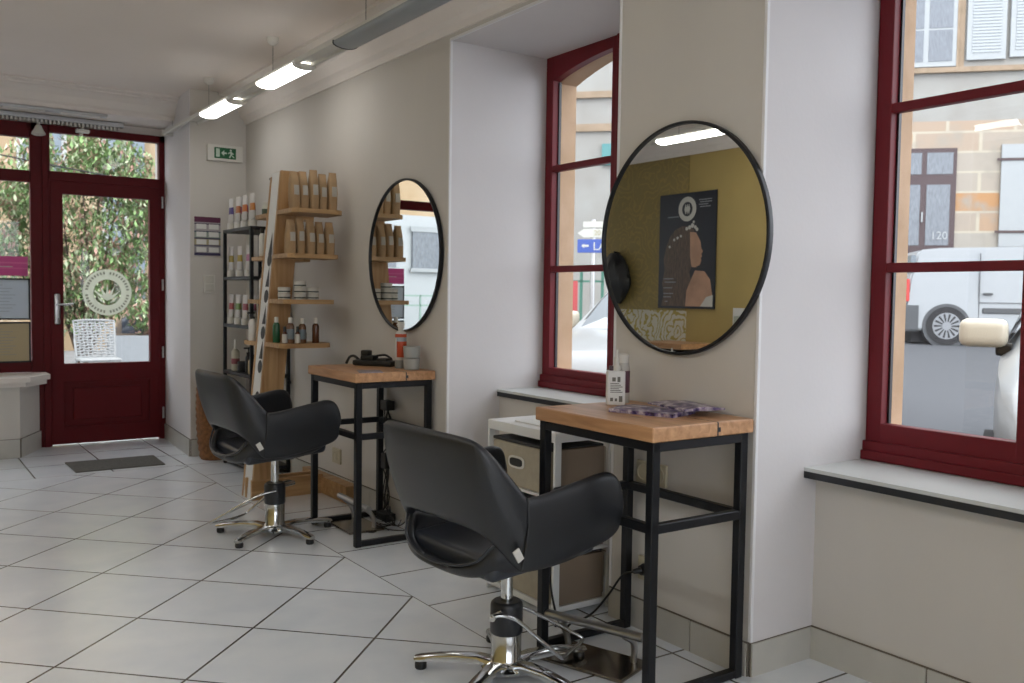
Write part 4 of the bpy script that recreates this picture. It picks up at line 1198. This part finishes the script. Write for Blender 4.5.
# profile faces -Y
px_ = lambda u, v: (.305 - u * .67, 1.10 + v * .99)     # u: 0 at +Y edge
def shape(nm, P, m, lift):
    b = MB(); b.prism([px_(u, v) for u, v in P], .0006, 'YZ', (PX + .006 + lift, 0, 0)); return b.build(nm, m, t)
M['hair'] = mat('hair_print', '57463a', .4, var=.45, vscale=22, stretch=(1, 3, .7)); M['skin'] = mat('skin_print', 'b28a70', .4, var=.22, vscale=6)
shape('hair', [(.06, .02), (.10, .12), (.07, .22), (.11, .33), (.09, .44), (.14, .55), (.20, .63), (.30, .69), (.42, .715), (.54, .71), (.63, .68), (.60, .62), (.61, .52), (.57, .45), (.60, .38), (.56, .31), (.60, .24), (.55, .17), (.58, .10), (.50, .02)], 'hair', .0006)
shape('face', [(.56, .66), (.66, .655), (.72, .60), (.745, .57), (.76, .52), (.79, .49), (.765, .47), (.775, .445), (.755, .435), (.765, .415), (.74, .375), (.66, .355), (.60, .36), (.57, .45)], 'skin', .0014)
shape('shoulder', [(.50, .02), (.52, .16), (.60, .26), (.66, .33), (.82, .32), (.92, .25), (.96, .12), (.97, .02)], 'skin', .0012)
shape('dress', [(.76, .02), (.86, .10), (.97, .12), (.97, .02)], 'label', .002)
b = MB()
for u, v, r_ in ((.50, .69, .016), (.55, .70, .018), (.60, .715, .02), (.65, .70, .016), (.68, .68, .016), (.40, .63, .012), (.34, .615, .013), (.28, .60, .012), (.20, .54, .012), (.62, .745, .012)):
    y, z = px_(u, v); b.cyl((PX + .0085, y, z), (PX + .0095, y, z), r_, seg=8)
b.build('flower_crown', 'label', t)
b = MB(); y, z = px_(.50, .86)
ring(b, (PX + .007, y, z), .105, .062, .0008, 32, 'YZ')
for s_ in (-1, 0, 1): b.prism([(s_ * .02, -.045), (s_ * .02 + .014, 0), (s_ * .02, .045), (s_ * .02 - .014, 0)], .0008, 'YZ', (PX + .007, y, z))
b.build('ring_logo', 'label', t)
b = MB()
for u, v, w_ in ((.70, .93, .22), (.72, .91, .2), (.70, .89, .16), (.72, .87, .18), (.15, .80, .2), (.10, .26, .18), (.12, .23, .2), (.10, .18, .16), (.10, .13, .18), (.10, .10, .14), (.13, .06, .05)):
    y, z = px_(u, v); b.box((PX + .007, y - w_ * .67, z - .004), (PX + .0078, y, z + .004))
b.build('text_lines', mat('poster_text', '8d8f94', .4), t)
t = thing('black_cape', 'black shiny cutting cape hanging on a hook, seen at the left of the large mirror', 'cape', (-2.93, .84, 1.12))
b = MB(); rows = []
for k in range(9):
    f = k / 8; z = 1.60 - .47 * f; w_ = (.06, .125, .165, .19, .20, .20, .18, .14, .09)[k]
    rows.append([(-2.93 + w_ * .42 * math.cos(2 * PI * q / 24) * (1 + .25 * math.sin(q * 1.7 + k)), .84 + w_ * math.sin(2 * PI * q / 24) * (1 + .06 * math.sin(q * 2.6 + k)), z) for q in range(24)])
b.grid(rows, True); b.bm.verts.ensure_lookup_table(); b.bm.faces.new([b.bm.verts[i] for i in range(24)]); b.bm.faces.new([b.bm.verts[-24 + i] for i in range(24)])
b.build('cloth', 'leather', t, True)
b = MB(); b.cyl((-2.992, .84, 1.60), (-2.92, .84, 1.61), .008); b.build('hook', 'blackpl', t)
t = thing('wall_card', 'white card on the ochre wall seen at the lower right of the large mirror', 'card', (-2.99, -.62, .95))
b = MB(); b.box((-2.999, -.70, .95), (-2.988, -.565, 1.115), .002); b.build('card', 'paper', t)
b = MB(); b.box((-2.989, -.69, .97), (-2.9868, -.575, 1.05)); b.build('print', mat('card_print', 'a9b0a4', .6), t)
t = dup(tb, (-2.99, -.13, 0), PI, 'styling table with wooden top against the ochre wall, seen in the large mirror')
t3 = dup(ch, (-2.30, -.10, 0), PI, 'black styling chair in front of the ochre wall, seen in the large mirror')

exec_ext = True
# ------------------------------------------------------------------ exterior right (street)
fd = Vector((-.68, .73, 0)).normalized(); fn = Vector((fd.y, -fd.x, 0))
P0 = Vector((16.031, 4.699, 0)); P1 = Vector((12.64, 2.63, 0))
gz = lambda p: .649 + .0418 * (Vector((p[0], p[1], 0)) - P0).dot(fn)
def fbox(b, u0, u1, z0, z1, d0, d1, bev=0, o=P0):
    """box in facade coordinates; d: distance in front of the plane (towards the salon)"""
    bm = bmesh.new(); bmesh.ops.create_cube(bm, size=1)
    for v in bm.verts:
        u = u0 if v.co.x < 0 else u1; z = z0 if v.co.z < 0 else z1; d = d0 if v.co.y < 0 else d1
        v.co = Vector((u, d, z))
    if bev: bmesh.ops.bevel(bm, geom=bm.edges[:], offset=bev, segments=2, affect='EDGES')
    for v in bm.verts:
        u, d, z = v.co; p = o + fd * u - fn * d; v.co = Vector((p.x, p.y, z))
    b.add(bm)
b = MB()
P = [(1.33, -14), (30, -14), (30, 16), (4.5, 16), (2.6, 9), (1.33, 5.5)]
V = [b.bm.verts.new((x, y, gz((x, y)) if (Vector((x, y, 0)) - P0).dot(fn) < 1 else gz((x, y)))) for x, y in P]
b.bm.faces.new(V); o = b.build('street_ground', 'asphalt'); o['kind'] = 'structure'
b = MB(); fbox(b, -8, 12, .2, .72, 0, 1.4); o = b.build('street_kerb', 'pave'); o['kind'] = 'structure'
RZF = math.atan2(fd.y, fd.x)
def ftag(t): return t
t = thing('street_facade', 'cream rendered stone house across the street with brown window and white shutters', 'building', (P0.x, P0.y, .6))
b = MB(); fbox(b, -9, 12, .4, 4.82, -.5, 0); o = b.build('stone_storey', 'stone', t)
# local brick coordinates
b = MB(); fbox(b, -9, 12, 4.82, 11, -.5, -.01); b.build('upper_wall', 'render', t)
b = MB(); fbox(b, .30, 12, .4, 4.9, -.02, .012) if False else fbox(b, 1.6, 12, .4, 4.9, -.02, .012); b.build('render_panel', 'render', t)
b = MB(); fbox(b, -9, 1.9, 5.77, 5.87, 0, .10); fbox(b, 6.2, 12, 5.50, 5.64, 0, .08); fbox(b, 6.2, 12, 4.78, 4.94, 0, .08); islands(b, 'string_course', 'stoneband', t)
# ground floor window
b = MB(); fbox(b, -.19, .95, 1.6, 4.28, 0, .03); w_ = b.build('window', 'ext_brown', t)
b = MB()
for a, c, z0, z1 in ((-.12, .37, 3.76, 4.19), (.47, .88, 3.76, 4.19), (-.08, .36, 2.33, 3.55), (.48, .86, 2.33, 3.55)): fbox(b, a, c, z0, z1, .02, .04)
islands(b, 'pane', 'curtainglass', w_)
b = MB(); fbox(b, .42, .45, 2.8, 3.0, .03, .06); b.build('handle', 'ext_white', w_)
tx = text('120', .22, 'window_lettering', 'ext_white', w_, P0 + fd * .10 - fn * .05 + Vector((0, 0, 2.52)) , (R(90), 0, RZF + PI))
# upper window with curtains
b = MB(); fbox(b, -.10, 1.5, 5.90, 8.6, 0, .05); w_ = b.build('window', 'ext_white', t)
b = MB()
for a, c in ((-.02, .42), (.52, .96), (1.02, 1.44)):
    for z0, z1 in ((6.0, 6.62), (6.66, 7.3), (7.34, 8.0)): fbox(b, a, c, z0, z1, .04, .06)
islands(b, 'pane', 'curtainglass', w_)
b = MB(); fbox(b, -.14, -.10, 5.87, 8.6, 0, .06); fbox(b, -.25, -.14, 5.87, 8.6, 0, .02); islands(b, 'window_surround', 'stoneband', t)
def shutter(u0, u1, z0, z1, lou=True):
    b = MB(); fbox(b, u0, u1, z0, z1, .03, .07, .005); s_ = b.build('shutter', 'ext_white', t)
    b = MB()
    if lou:
        z = z0 + .14
        while z < z1 - .1:
            fbox(b, u0 + .1, u1 - .1, z, z + .035, .068, .085); z += .062
        b.build('louvre', mat('louvre_white', '9da2a5', .6), s_)
    else:
        for q in (z0 + .30, z1 - .30): fbox(b, u0 - .02, u1 + .08, q - .025, q + .025, .07, .085)
        islands(b, 'strap_hinge', 'ext_brown', s_)
shutter(-1.0, -.28, 6.0, 8.2); shutter(-1.85, -1.07, 6.03, 8.2)
shutter(-1.95, -1.0, 2.30, 4.33, False)
b = MB(); fbox(b, 6.55, 6.95, 4.05, 4.5, 0, .12); b.build('awning_box', mat('teal_paint', '4c7f80', .6), t)
# pavement tile detail: nothing

# street signs on a post
sp_ = Vector((6.0, 3.64, 0)); 
t = thing('street_sign_post', 'post with blue and white direction signs across the street, seen through the farther window', 'street sign', (sp_.x, sp_.y, gz(sp_)))
def sbox(b, u0, u1, z0, z1, d0, d1, bev=0): fbox(b, u0, u1, z0, z1, d0, d1, bev, o=sp_)
b = MB(); b.cyl((sp_.x, sp_.y, gz(sp_)), (sp_.x, sp_.y, 2.2), .03); b.build('post', 'alu', t)
M['signblue'] = mat('sign_blue', '36509a', .5); M['signwhite'] = mat('signboard_white', 'b9bab2', .5)
b = MB(); sbox(b, -1.1, .20, 1.765, 1.94, .03, .05, .005); s1 = b.build('blue_sign', 'signblue', t)
b = MB(); P = [(-1.1, 1.965), (.12, 1.965), (.20, 2.02), (.12, 2.075), (-1.1, 2.075)]
V0 = [sp_ + fd * u - fn * .03 + Vector((0, 0, z)) for u, z in P]; V1 = [v - fn * .02 for v in V0]
A = [b.bm.verts.new(v) for v in V0]; B = [b.bm.verts.new(v) for v in V1]; b.bm.faces.new(A); b.bm.faces.new(B[::-1])
for i in range(5): j = (i + 1) % 5; b.bm.faces.new((A[i], A[j], B[j], B[i]))
s2 = b.build('white_arrow_sign', 'signwhite', t)
b = MB(); sbox(b, -1.1, .13, 2.09, 2.17, .03, .05, .005); s3 = b.build('upper_white_sign', 'signwhite', t)
M['signyellow'] = mat('sign_number', '9a9070', .5)
text('LA', .15, 'lettering', 'signwhite', s1, sp_ + fd * -.09 - fn * .053 + Vector((0, 0, 1.845)), (R(90), 0, RZF + PI))
text('20', .09, 'lettering', 'signyellow', s2, sp_ + fd * -.06 - fn * .053 + Vector((0, 0, 2.02)), (R(90), 0, RZF + PI))
b = MB(); P = [(.15, 1.855), (.11, 1.885), (.11, 1.868), (.05, 1.868), (.05, 1.842), (.11, 1.842), (.11, 1.825)]
b.bm.faces.new([b.bm.verts.new(sp_ + fd * u - fn * .054 + Vector((0, 0, z))) for u, z in P]); b.build('arrow', 'signwhite', s1)
# green railing and red panel behind
t = thing('green_railing', 'green metal railing beyond the street, seen through the farther window', 'railing', (sp_.x + .6, sp_.y + .8, .4))
b = MB()
for u in (.02, .33, .6): sbox(b, u - .02, u + .02, .3, 1.60, -1.3, -1.26)
for z in (1.56, 1.40): sbox(b, 0, .62, z, z + .03, -1.3, -1.26)
b.build('bars', mat('green_paint', '3f7060', .6), t)
b = MB(); sbox(b, .38, .58, .9, 1.42, -1.28, -1.25); tag(b.build('red_panel', mat('red_panel_paint', 'b0484a', .6)), 'small red panel on the green railing beyond the street', 'panel')

# ------------------------------------------------------------------ white van
def van():
    g = .486
    t = thing('white_van', 'white panel van parked across the street with black wheel covers', 'van', (P1.x, P1.y, g))
    # side outline in (u, z): u + = rear (left), rear wheel at u=0
    side = [(.62, .72), (.63, 1.15), (.58, 1.55), (.46, 1.98), (.36, 2.045), (.1, 2.07), (-1.0, 2.09), (-1.9, 2.06), (-2.3, 1.98), (-2.75, 1.62), (-2.95, 1.48), (-3.45, 1.36), (-3.62, 1.15), (-3.66, .74), (-3.1, .70), (-.4, .72)]
    b = MB()
    def ext(P, d0, d1, tum=0):
        A = [b.bm.verts.new(P1 + fd * u - fn * (d0 - (tum if z > 1.4 else 0) * (z - 1.4)) + Vector((0, 0, z))) for u, z in P]
        B = [b.bm.verts.new(P1 + fd * u - fn * (d1 + (tum if z > 1.4 else 0) * (z - 1.4)) + Vector((0, 0, z))) for u, z in P]
        b.bm.faces.new(A); b.bm.faces.new(B[::-1])
        for i in range(len(P)): j = (i + 1) % len(P); b.bm.faces.new((A[i], A[j], B[j], B[i]))
    ext(side, .06, -1.68, .12)
    bmesh.ops.recalc_face_normals(b.bm, faces=b.bm.faces)
    bmesh.ops.bevel(b.bm, geom=[e for e in b.bm.edges if e.calc_face_angle(0) > R(50)], offset=.035, segments=2, affect='EDGES')
    body = b.build('body', 'carwhite', t, True)
    o = P1
    f = lambda bb, *a, **k: fbox(bb, *a, o=P1, **k)
    b = MB(); f(b, .40, .66, .70, 1.16, -1.66, .085, bev=.03); f(b, -3.72, -3.1, .70, 1.05, -1.66, .08, bev=.03); islands(b, 'bumper', 'cargrey', t, True)
    b = MB(); f(b, -1.75, -.53, 1.01, 1.10, .055, .085, bev=.012); islands(b, 'rub_strip', 'cargrey', t)
    b = MB(); f(b, .575, .635, 1.19, 1.56, .01, .075, bev=.01); b.build('tail_light', mat('tail_red', 'b8302a', .3), t)
    b = MB(); f(b, .485, .56, 1.66, 1.95, -1.5, .012); b.build('rear_glass', 'carglass', t)
    b = MB(); f(b, -2.55, -1.75, 1.52, 1.92, .0, .035); b.build('side_glass', 'carglass', t)
    b = MB(); f(b, -.68, -.53, 1.305, 1.345, .06, .09, bev=.01); b.build('door_handle', 'cargrey', t)
    b = MB(); f(b, -.485, -.475, .80, 1.98, .04, .0635); f(b, -1.58, -1.57, .80, 1.98, .04, .0635); f(b, -1.57, -.48, 1.18, 1.19, .055, .0635); islands(b, 'panel_seam', 'cargrey', t)
    for uc in (.0, -2.85):
        c = P1 + fd * uc; 
        b = MB(); b.cyl(c - fn * .075 + Vector((0, 0, g + .31)), c + fn * .14 + Vector((0, 0, g + .31)), .365, seg=36); b.build('wheel_arch', 'cargrey', t, True)
        b = MB(); b.cyl(c - fn * .09 + Vector((0, 0, g + .312)), c + fn * .12 + Vector((0, 0, g + .312)), .312, seg=36); wh = b.build('wheel', 'tyre', t, True)
        b = MB(); b.cyl(c - fn * .092 + Vector((0, 0, g + .312)), c - fn * .10 + Vector((0, 0, g + .312)), .215, seg=30); hb = b.build('wheel_cover', mat('wheel_silver', '85888c', .4), wh, True)
        b = MB()
        for k in range(14):
            a = 2 * PI * k / 14
            e = lambda r_, da: c + fd * (r_ * math.cos(a + da)) + Vector((0, 0, g + .312 + r_ * math.sin(a + da))) - fn * .103
            b.quad(e(.07, -.12), e(.195, -.09), e(.195, .09), e(.07, .12))
        b.build('cover_slot', 'tyre', wh, flip=False)
    b = MB(); f(b, -3.0, .5, .52, .72, -1.5, -.1); b.build('underbody', 'tyre', t)
van()

# ------------------------------------------------------------------ parked cars facing the building
def make_car():
    t = thing('parked_car', '', 'car', (0, 0, 0), 0, 'white cars parked in front of the building')
    # local: +x = rear, nose at x=0 ; width along y, ground z=0
    st = [  # x, half width, z_low, z_shoulder, roof half width, roof z
        (0.00, .55, .30, .58, .50, .62), (.06, .72, .22, .68, .66, .74), (.30, .80, .20, .78, .72, .86), (.75, .84, .20, .87, .74, .95), (1.02, .85, .20, .91, .735, .985),
        (1.10, .85, .20, .92, .73, 1.02), (1.75, .86, .20, .95, .60, 1.44), (2.1, .86, .20, .96, .58, 1.49), (2.8, .86, .20, .97, .57, 1.48), (3.4, .85, .22, .96, .58, 1.40), (3.75, .82, .25, .95, .62, 1.02), (3.9, .74, .3, .8, .6, .84)]
    rows = []
    for x, w_, zl, zs, rw, rz in st:
        P = [(-w_ * .94, zl), (-w_, zl + .15), (-w_, zs - .12), (-w_ * .985, zs), (-(rw + (w_ - rw) * .25), zs + (rz - zs) * .55), (-rw, rz - .03), (-rw * .7, rz), (0, rz + .01)]
        P = P + [(-y, z) for y, z in P[-2::-1]]
        rows.append([(x, y, z) for y, z in P])
    b = MB(); b.grid(rows); b.bm.verts.ensure_lookup_table()
    n = len(rows[0]); b.bm.faces.new([b.bm.verts[i] for i in range(n)]); b.bm.faces.new([b.bm.verts[-n + i] for i in range(n)])
    o = b.build('body', 'carwhite', t, True); 
    b = MB()  # windscreen
    b.grid([[(1.13, y, 1.005 - abs(y) * .03) for y in (-.66, -.4, 0, .4, .66)], [(1.40, y, 1.205) for y in (-.60, -.38, 0, .38, .60)], [(1.70, y, 1.415 - abs(y) * .02) for y in (-.54, -.35, 0, .35, .54)]])
    for v in b.bm.verts: v.co += Vector((-.02, 0, .022))
    b.build('windscreen', 'carglass', t, True)
    b = MB(); b.grid([[(1.09, y, .995 - abs(y) * .03) for y in (-.70, -.4, 0, .4, .70)], [(1.40, y, 1.215) for y in (-.635, -.38, 0, .38, .635)], [(1.73, y, 1.432 - abs(y) * .02) for y in (-.57, -.35, 0, .35, .57)]])
    b.build('windscreen_seal', 'blackpl', t, True)
    for s_ in (-1, 1):
        b = MB(); b.grid([[(1.35, s_ * .835, .985), (1.72, s_ * .70, 1.30)], [(2.1, s_ * .845, 1.0), (2.1, s_ * .675, 1.38)], [(2.9, s_ * .845, 1.01), (2.9, s_ * .665, 1.38)], [(3.3, s_ * .835, 1.01), (3.15, s_ * .68, 1.32)]])
        b.build('side_window', 'carglass', t, True)
        b = MB(); b.box((1.28, s_ * .93 - .12, .975), (1.42, s_ * .93 + .12, 1.13), .055, seg=4); m_ = b.build('wing_mirror', 'cream', t, True)
        b = MB(); b.box((1.33, s_ * .83 - .04, .93), (1.42, s_ * .83 + .04, 1.0), .015); b.build('mirror_foot', 'blackpl', m_)
        b = MB(); b.lathe([(0, -.02), (.10, -.02), (.115, .02), (.11, .06)], (.14, s_ * .60, .66), 20, axis='X', sy=.8); b.build('headlight', 'carglass', t, True)
        for x in (.72, 3.15):
            b = MB(); b.cyl((x, s_ * .70, .30), (x, s_ * .875, .30), .30, seg=30); wh = b.build('wheel', 'tyre', t, True)
            b = MB(); b.cyl((x, s_ * .876, .30), (x, s_ * .885, .30), .19, seg=24); b.build('wheel_cover', mat('rim', '8c8f92', .3), wh, True)
    b = MB(); b.tube([(1.09, -.66, .985), (1.10, -.3, 1.0), (1.10, 0, 1.003)], .008, 6); b.tube([(1.085, 0, .995), (1.09, .35, .998), (1.10, .66, .985)], .008, 6); islands(b, 'wiper', 'blackpl', t)
    b = MB(); b.box((-.01, -.35, .38), (.03, .35, .55), .02); b.build('grille', 'cargrey', t)
    return t
car = make_car(); car['label'] = 'white car with cream wing mirror parked outside the nearer window'
car.location = (2.43, -4.44, -.03); car.rotation_euler = (0, 0, R(25))
car2 = dup(car, (2.26, -.94, -.06), R(25), 'white car with sloping windscreen parked outside the farther window')

# ------------------------------------------------------------------ terrace outside the door
b = MB(); b.prism([(-14, 2.25), (1.33, 2.25), (1.33, 5.5), (2.6, 9), (4.5, 16), (4.5, 22), (-14, 22)], .02, 'XY', (0, 0, -.06)); o = b.build('terrace_ground', 'pave'); o['kind'] = 'structure'
t = thing('garden_chair', 'white perforated plastic garden chair outside the door', 'chair', (.45, 6.2, -.04))
rz_ = R(-8)
b = MB()
# back panel with holes: grid of bars
rows_n, cols_n = 13, 9
def bp(u, v):   # u -1..1, v 0..1
    w_ = .215 + .015 * v
    x = .45 + u * w_; y = 6.38 + .12 * v - .05 * (u * u) * -1 * -1
    return Vector((x, y, .38 + .43 * v))
for i in range(rows_n + 1):
    v = i / rows_n
    b.tube([bp(-1 + 2 * k / 12, v + .018 * math.sin(k * 2.1 + i * 1.3) * (0 < i < rows_n)) for k in range(13)], .0115, 6)
for j in range(cols_n + 1):
    u = -1 + 2 * j / cols_n
    b.tube([bp(min(1, max(-1, u + .035 * math.sin(k * 1.9 + j) * (0 < j < cols_n))), k / 10) for k in range(11)], .0105, 6)
b.tube([bp(-1, 0), bp(-1.02, .5), bp(-1, 1), bp(-.5, 1.02), bp(.5, 1.02), bp(1, 1), bp(1.02, .5), bp(1, 0)], .014, 8)
b.build('backrest', 'ext_chair' if 'ext_chair' in M else M.setdefault('ext_chair', mat('white_resin', '8f9191', .5)), t, True)
b = MB(); b.box((.22, 5.97, .34), (.68, 6.40, .375), .02, seg=3); b.build('seat', 'ext_chair', t, True)
for x in (.24, .66):
    for y in (6.0, 6.38):
        b = MB(); b.cyl((x, y, .36), (x + (.03 if x > .5 else -.03), y + (.03 if y > 6.2 else -.03), -.04), .02, .015); b.build('leg', 'ext_chair', t, True)
t = thing('concrete_planter', 'long pale grey concrete planter behind the garden chair', 'planter', (1.5, 7.7, 0))
b = MB(); b.prism([(.83, 7.45), (2.6, 7.0), (2.9, 7.9), (.9, 8.05)], .62, 'XY', (0, 0, -.04)); b.build('trough', mat('grey_concrete', '85898c', .8), t)
b = MB(); b.prism([(.87, 7.5), (2.58, 7.06), (2.85, 7.86), (.95, 8.0)], .02, 'XY', (0, 0, .565)); b.build('soil', 'bark', t)

def shrub(name, loc, rx, ry, h0, h1, n, lab, seed, cols=('leafg', 'leafl', 'leafr')):
    rnd = random.Random(seed)
    t = thing(name, lab, 'shrub', loc)
    L = Vector(loc)
    b = MB()
    for k in range(9):
        a = rnd.uniform(0, 2 * PI); r_ = rnd.uniform(.2, .8)
        e = L + Vector((rx * r_ * math.cos(a), ry * r_ * math.sin(a), h1 * rnd.uniform(.6, .95)))
        mid = L + (e - L) * .5 + Vector((rnd.uniform(-.1, .1), rnd.uniform(-.1, .1), 0))
        b.tube([L, mid, e], .02, 5, rs=[.035, .02, .006])
    b.build('stem', 'bark', t)
    fr = (.6, .22, .18)
    for ci, cm in enumerate(cols):
        bm = bmesh.new()
        for k in range(int(n * fr[ci])):
            th = rnd.uniform(0, 2 * PI); ph = math.acos(rnd.uniform(-1, 1)); rr = rnd.uniform(.35, 1) ** .5
            c = Vector((rx * rr * math.sin(ph) * math.cos(th), ry * rr * math.sin(ph) * math.sin(th), (h0 + h1) / 2 + (h1 - h0) / 2 * rr * math.cos(ph)))
            if noise.noise(c * 2.2 + Vector((seed, 0, 0))) < -.30: continue
            c += L
            s_ = rnd.uniform(.035, .075)
            q = Matrix.Rotation(rnd.uniform(0, 6.28), 3, 'Z') @ Matrix.Rotation(rnd.uniform(-1.2, 1.2), 3, 'X')
            V = [bm.verts.new(c + q @ Vector(p)) for p in ((-s_ * .35, 0, 0), (0, -s_, .01), (s_ * .35, 0, 0), (0, s_, .01))]
            bm.faces.new(V)
        me = bpy.data.meshes.new('foliage'); bm.to_mesh(me); bm.free(); me.materials.append(M[cm])
        o = bpy.data.objects.new('foliage', me); COL.objects.link(o); o.parent = t; o.location = -L
        o['kind'] = 'stuff'
        if ci: o['label'] = ('pale leaves', 'russet leaves')[ci - 1]
shrub('flowering_shrub', (.75, 9.0, 0), 1.35, .8, .5, 3.7, 22000, 'tall green and russet shrub standing behind the garden chair', 1)
shrub('flowering_shrub', (-1.5, 8.2, 0), 1.15, .8, .3, 3.3, 14000, 'green shrub seen through the side window left of the door', 2)
shrub('flowering_shrub', (1.75, 7.6, .5), .75, .35, -.05, .75, 2500, 'low russet shrub growing in the concrete planter', 3, ('leafg', 'leafr', 'leafl'))
# orange house beyond the terrace
t = thing('orange_house', 'orange rendered house with grey blue shutters beyond the terrace shrubs', 'building', (2, 14.5, 0))
b = MB(); b.box((-2.6, 14.5, -.1), (6.5, 15.5, 9)); b.build('house_wall', 'orange', t)
M['bluegrey'] = mat('blue_grey_shutter', '75808a', .6); M['paleframe'] = mat('pale_frame', 'b0b2b0', .6)
for x0, x1, z0, z1 in ((-1.0, -.2, 2.7, 5.2), (.62, 1.30, 3.4, 5.6), (2.15, 2.42, 2.0, 5.8), (3.4, 4.2, 2.6, 5.0)):
    b = MB(); b.box((x0 - .1, 14.42, z0 - .1), (x1 + .1, 14.5, z1 + .1)); w_ = b.build('window', 'paleframe', t)
    b = MB(); b.box((x0, 14.40, z0), (x1, 14.43, z1)); b.build('pane', 'bluegrey', w_)
b = MB(); b.box((2.62, 14.3, 0), (2.84, 14.5, 9)); b.build('downpipe', 'bluegrey', t)
# string of the awning / cable across the transom
b = MB(); b.tube([(-.35, 8.2, 2.95), (.3, 8.3, 2.88), (.95, 8.3, 2.80), (1.6, 8.4, 2.74)], .010, 6); b.tube([(-.35, 8.2, 2.95), (-.6, 8.2, 3.0)], .01, 6)
tag(b.build('overhead_cable', 'cable'), 'dark cable slung in front of the shrub, seen through the door transom', 'cable')
# dark parked car beyond the planter
t4 = dup(car, (1.7, 11.4, .0), R(-10), 'dark blue car parked beyond the shrubs, seen through the door')
M['cardark'] = mat('dark_blue_paint', '2c3340', .3, coat=.5)
for c in t4.children:
    if c.name.startswith('body') or c.name.startswith('wing'):
        c.data = c.data.copy(); c.data.materials[0] = M['cardark']
del t4['group']
# white shop building left, reflected in the farther mirror
t = thing('white_shop', 'white shop building across the square, reflected in the farther mirror', 'building', (-6, 13, 0))
b = MB(); b.box((-11, 12, -.1), (-2.7, 13, 2.9)); b.build('shop_wall', mat('shop_white', 'a6aaac', .7), t)
b = MB(); b.box((-11, 12.02, 2.9), (-2.7, 13, 7)); b.build('upper_wall', 'orange', t)
for x in (-10, -8.2, -6.4, -4.6):
    b = MB(); b.box((x, 11.94, 1.75), (x + 1.4, 12, 2.6)); w_ = b.build('shop_window', 'curtainglass', t)
    b = MB(); b.box((x + .67, 11.92, 1.75), (x + .73, 11.95, 2.6)); b.box((x - .06, 11.92, 2.55), (x + 1.46, 11.95, 2.66)); b.box((x - .06, 11.9, 1.68), (x + 1.46, 11.95, 1.76)); islands(b, 'glazing_bar', 'ext_white', w_)

b = MB()
for z in (.95, 1.15): b.box((-11, 11.0, z), (-2.7, 11.03, z + .03))
for k in range(12): b.box((-11 + k * .75, 11.0, -.05), (-10.97 + k * .75, 11.03, 1.18))
tag(b.build('green_fence', mat('pale_green_paint', '7f9a8e', .6)), 'pale green railing in front of the white shop, reflected in the farther mirror', 'railing')
# ------------------------------------------------------------------ camera, light, world
cam = bpy.data.cameras.new('camera'); co = bpy.data.objects.new('camera', cam); COL.objects.link(co)
yaw, pitch, roll, f_ = R(34.628), R(2.844), R(.814), 916.8
fw = Vector((math.sin(yaw) * math.cos(pitch), math.cos(yaw) * math.cos(pitch), -math.sin(pitch)))
r = Vector((math.cos(yaw), -math.sin(yaw), 0)); u = r.cross(fw)
r2 = math.cos(roll) * r + math.sin(roll) * u; u2 = -math.sin(roll) * r + math.cos(roll) * u
mt = Matrix((r2, u2, -fw)).transposed().to_4x4(); mt.translation = Vector((-1.708, -5.685, 1.187))
co.matrix_world = mt
cam.sensor_width = 36; cam.lens = f_ / 1024 * 36; cam.clip_start = .05; cam.clip_end = 200
cam.dof.use_dof = True; cam.dof.focus_distance = 3.4; cam.dof.aperture_fstop = 5.0
sc.camera = co

wd = bpy.data.worlds.new('world'); sc.world = wd; wd.use_nodes = True
nt = wd.node_tree; bg = nt.nodes['Background']
# overcast sky: brighter towards the zenith
tc = nd(nt, 'ShaderNodeTexCoord'); sp = nd(nt, 'ShaderNodeSeparateXYZ'); nt.links.new(tc.outputs['Generated'], sp.inputs[0])
rp = nd(nt, 'ShaderNodeValToRGB'); nt.links.new(sp.outputs['Z'], rp.inputs[0])
rp.color_ramp.elements[0].color = (.88, .93, 1.0, 1); rp.color_ramp.elements[1].color = (.92, .96, 1.0, 1)
nt.links.new(rp.outputs[0], bg.inputs[0]); bg.inputs[1].default_value = 2.25
sun = bpy.data.lights.new('sun', 'SUN'); sun.energy = .35; sun.angle = R(25); sun.color = (1, .96, .9)
so = bpy.data.objects.new('sun', sun); COL.objects.link(so); so.rotation_euler = (R(38), R(-30), 0)

sc.view_settings.view_transform = 'Standard'; sc.view_settings.look = 'None'
sc.view_settings.gamma = 1; sc.view_settings.use_curve_mapping = False
sc.view_settings.exposure = 1.0
cy = sc.cycles
cy.max_bounces = 8; cy.diffuse_bounces = 5; cy.glossy_bounces = 4; cy.transparent_max_bounces = 12; cy.transmission_bounces = 4
cy.caustics_reflective = False; cy.caustics_refractive = False; cy.sample_clamp_indirect = 6
cy.use_denoising = True
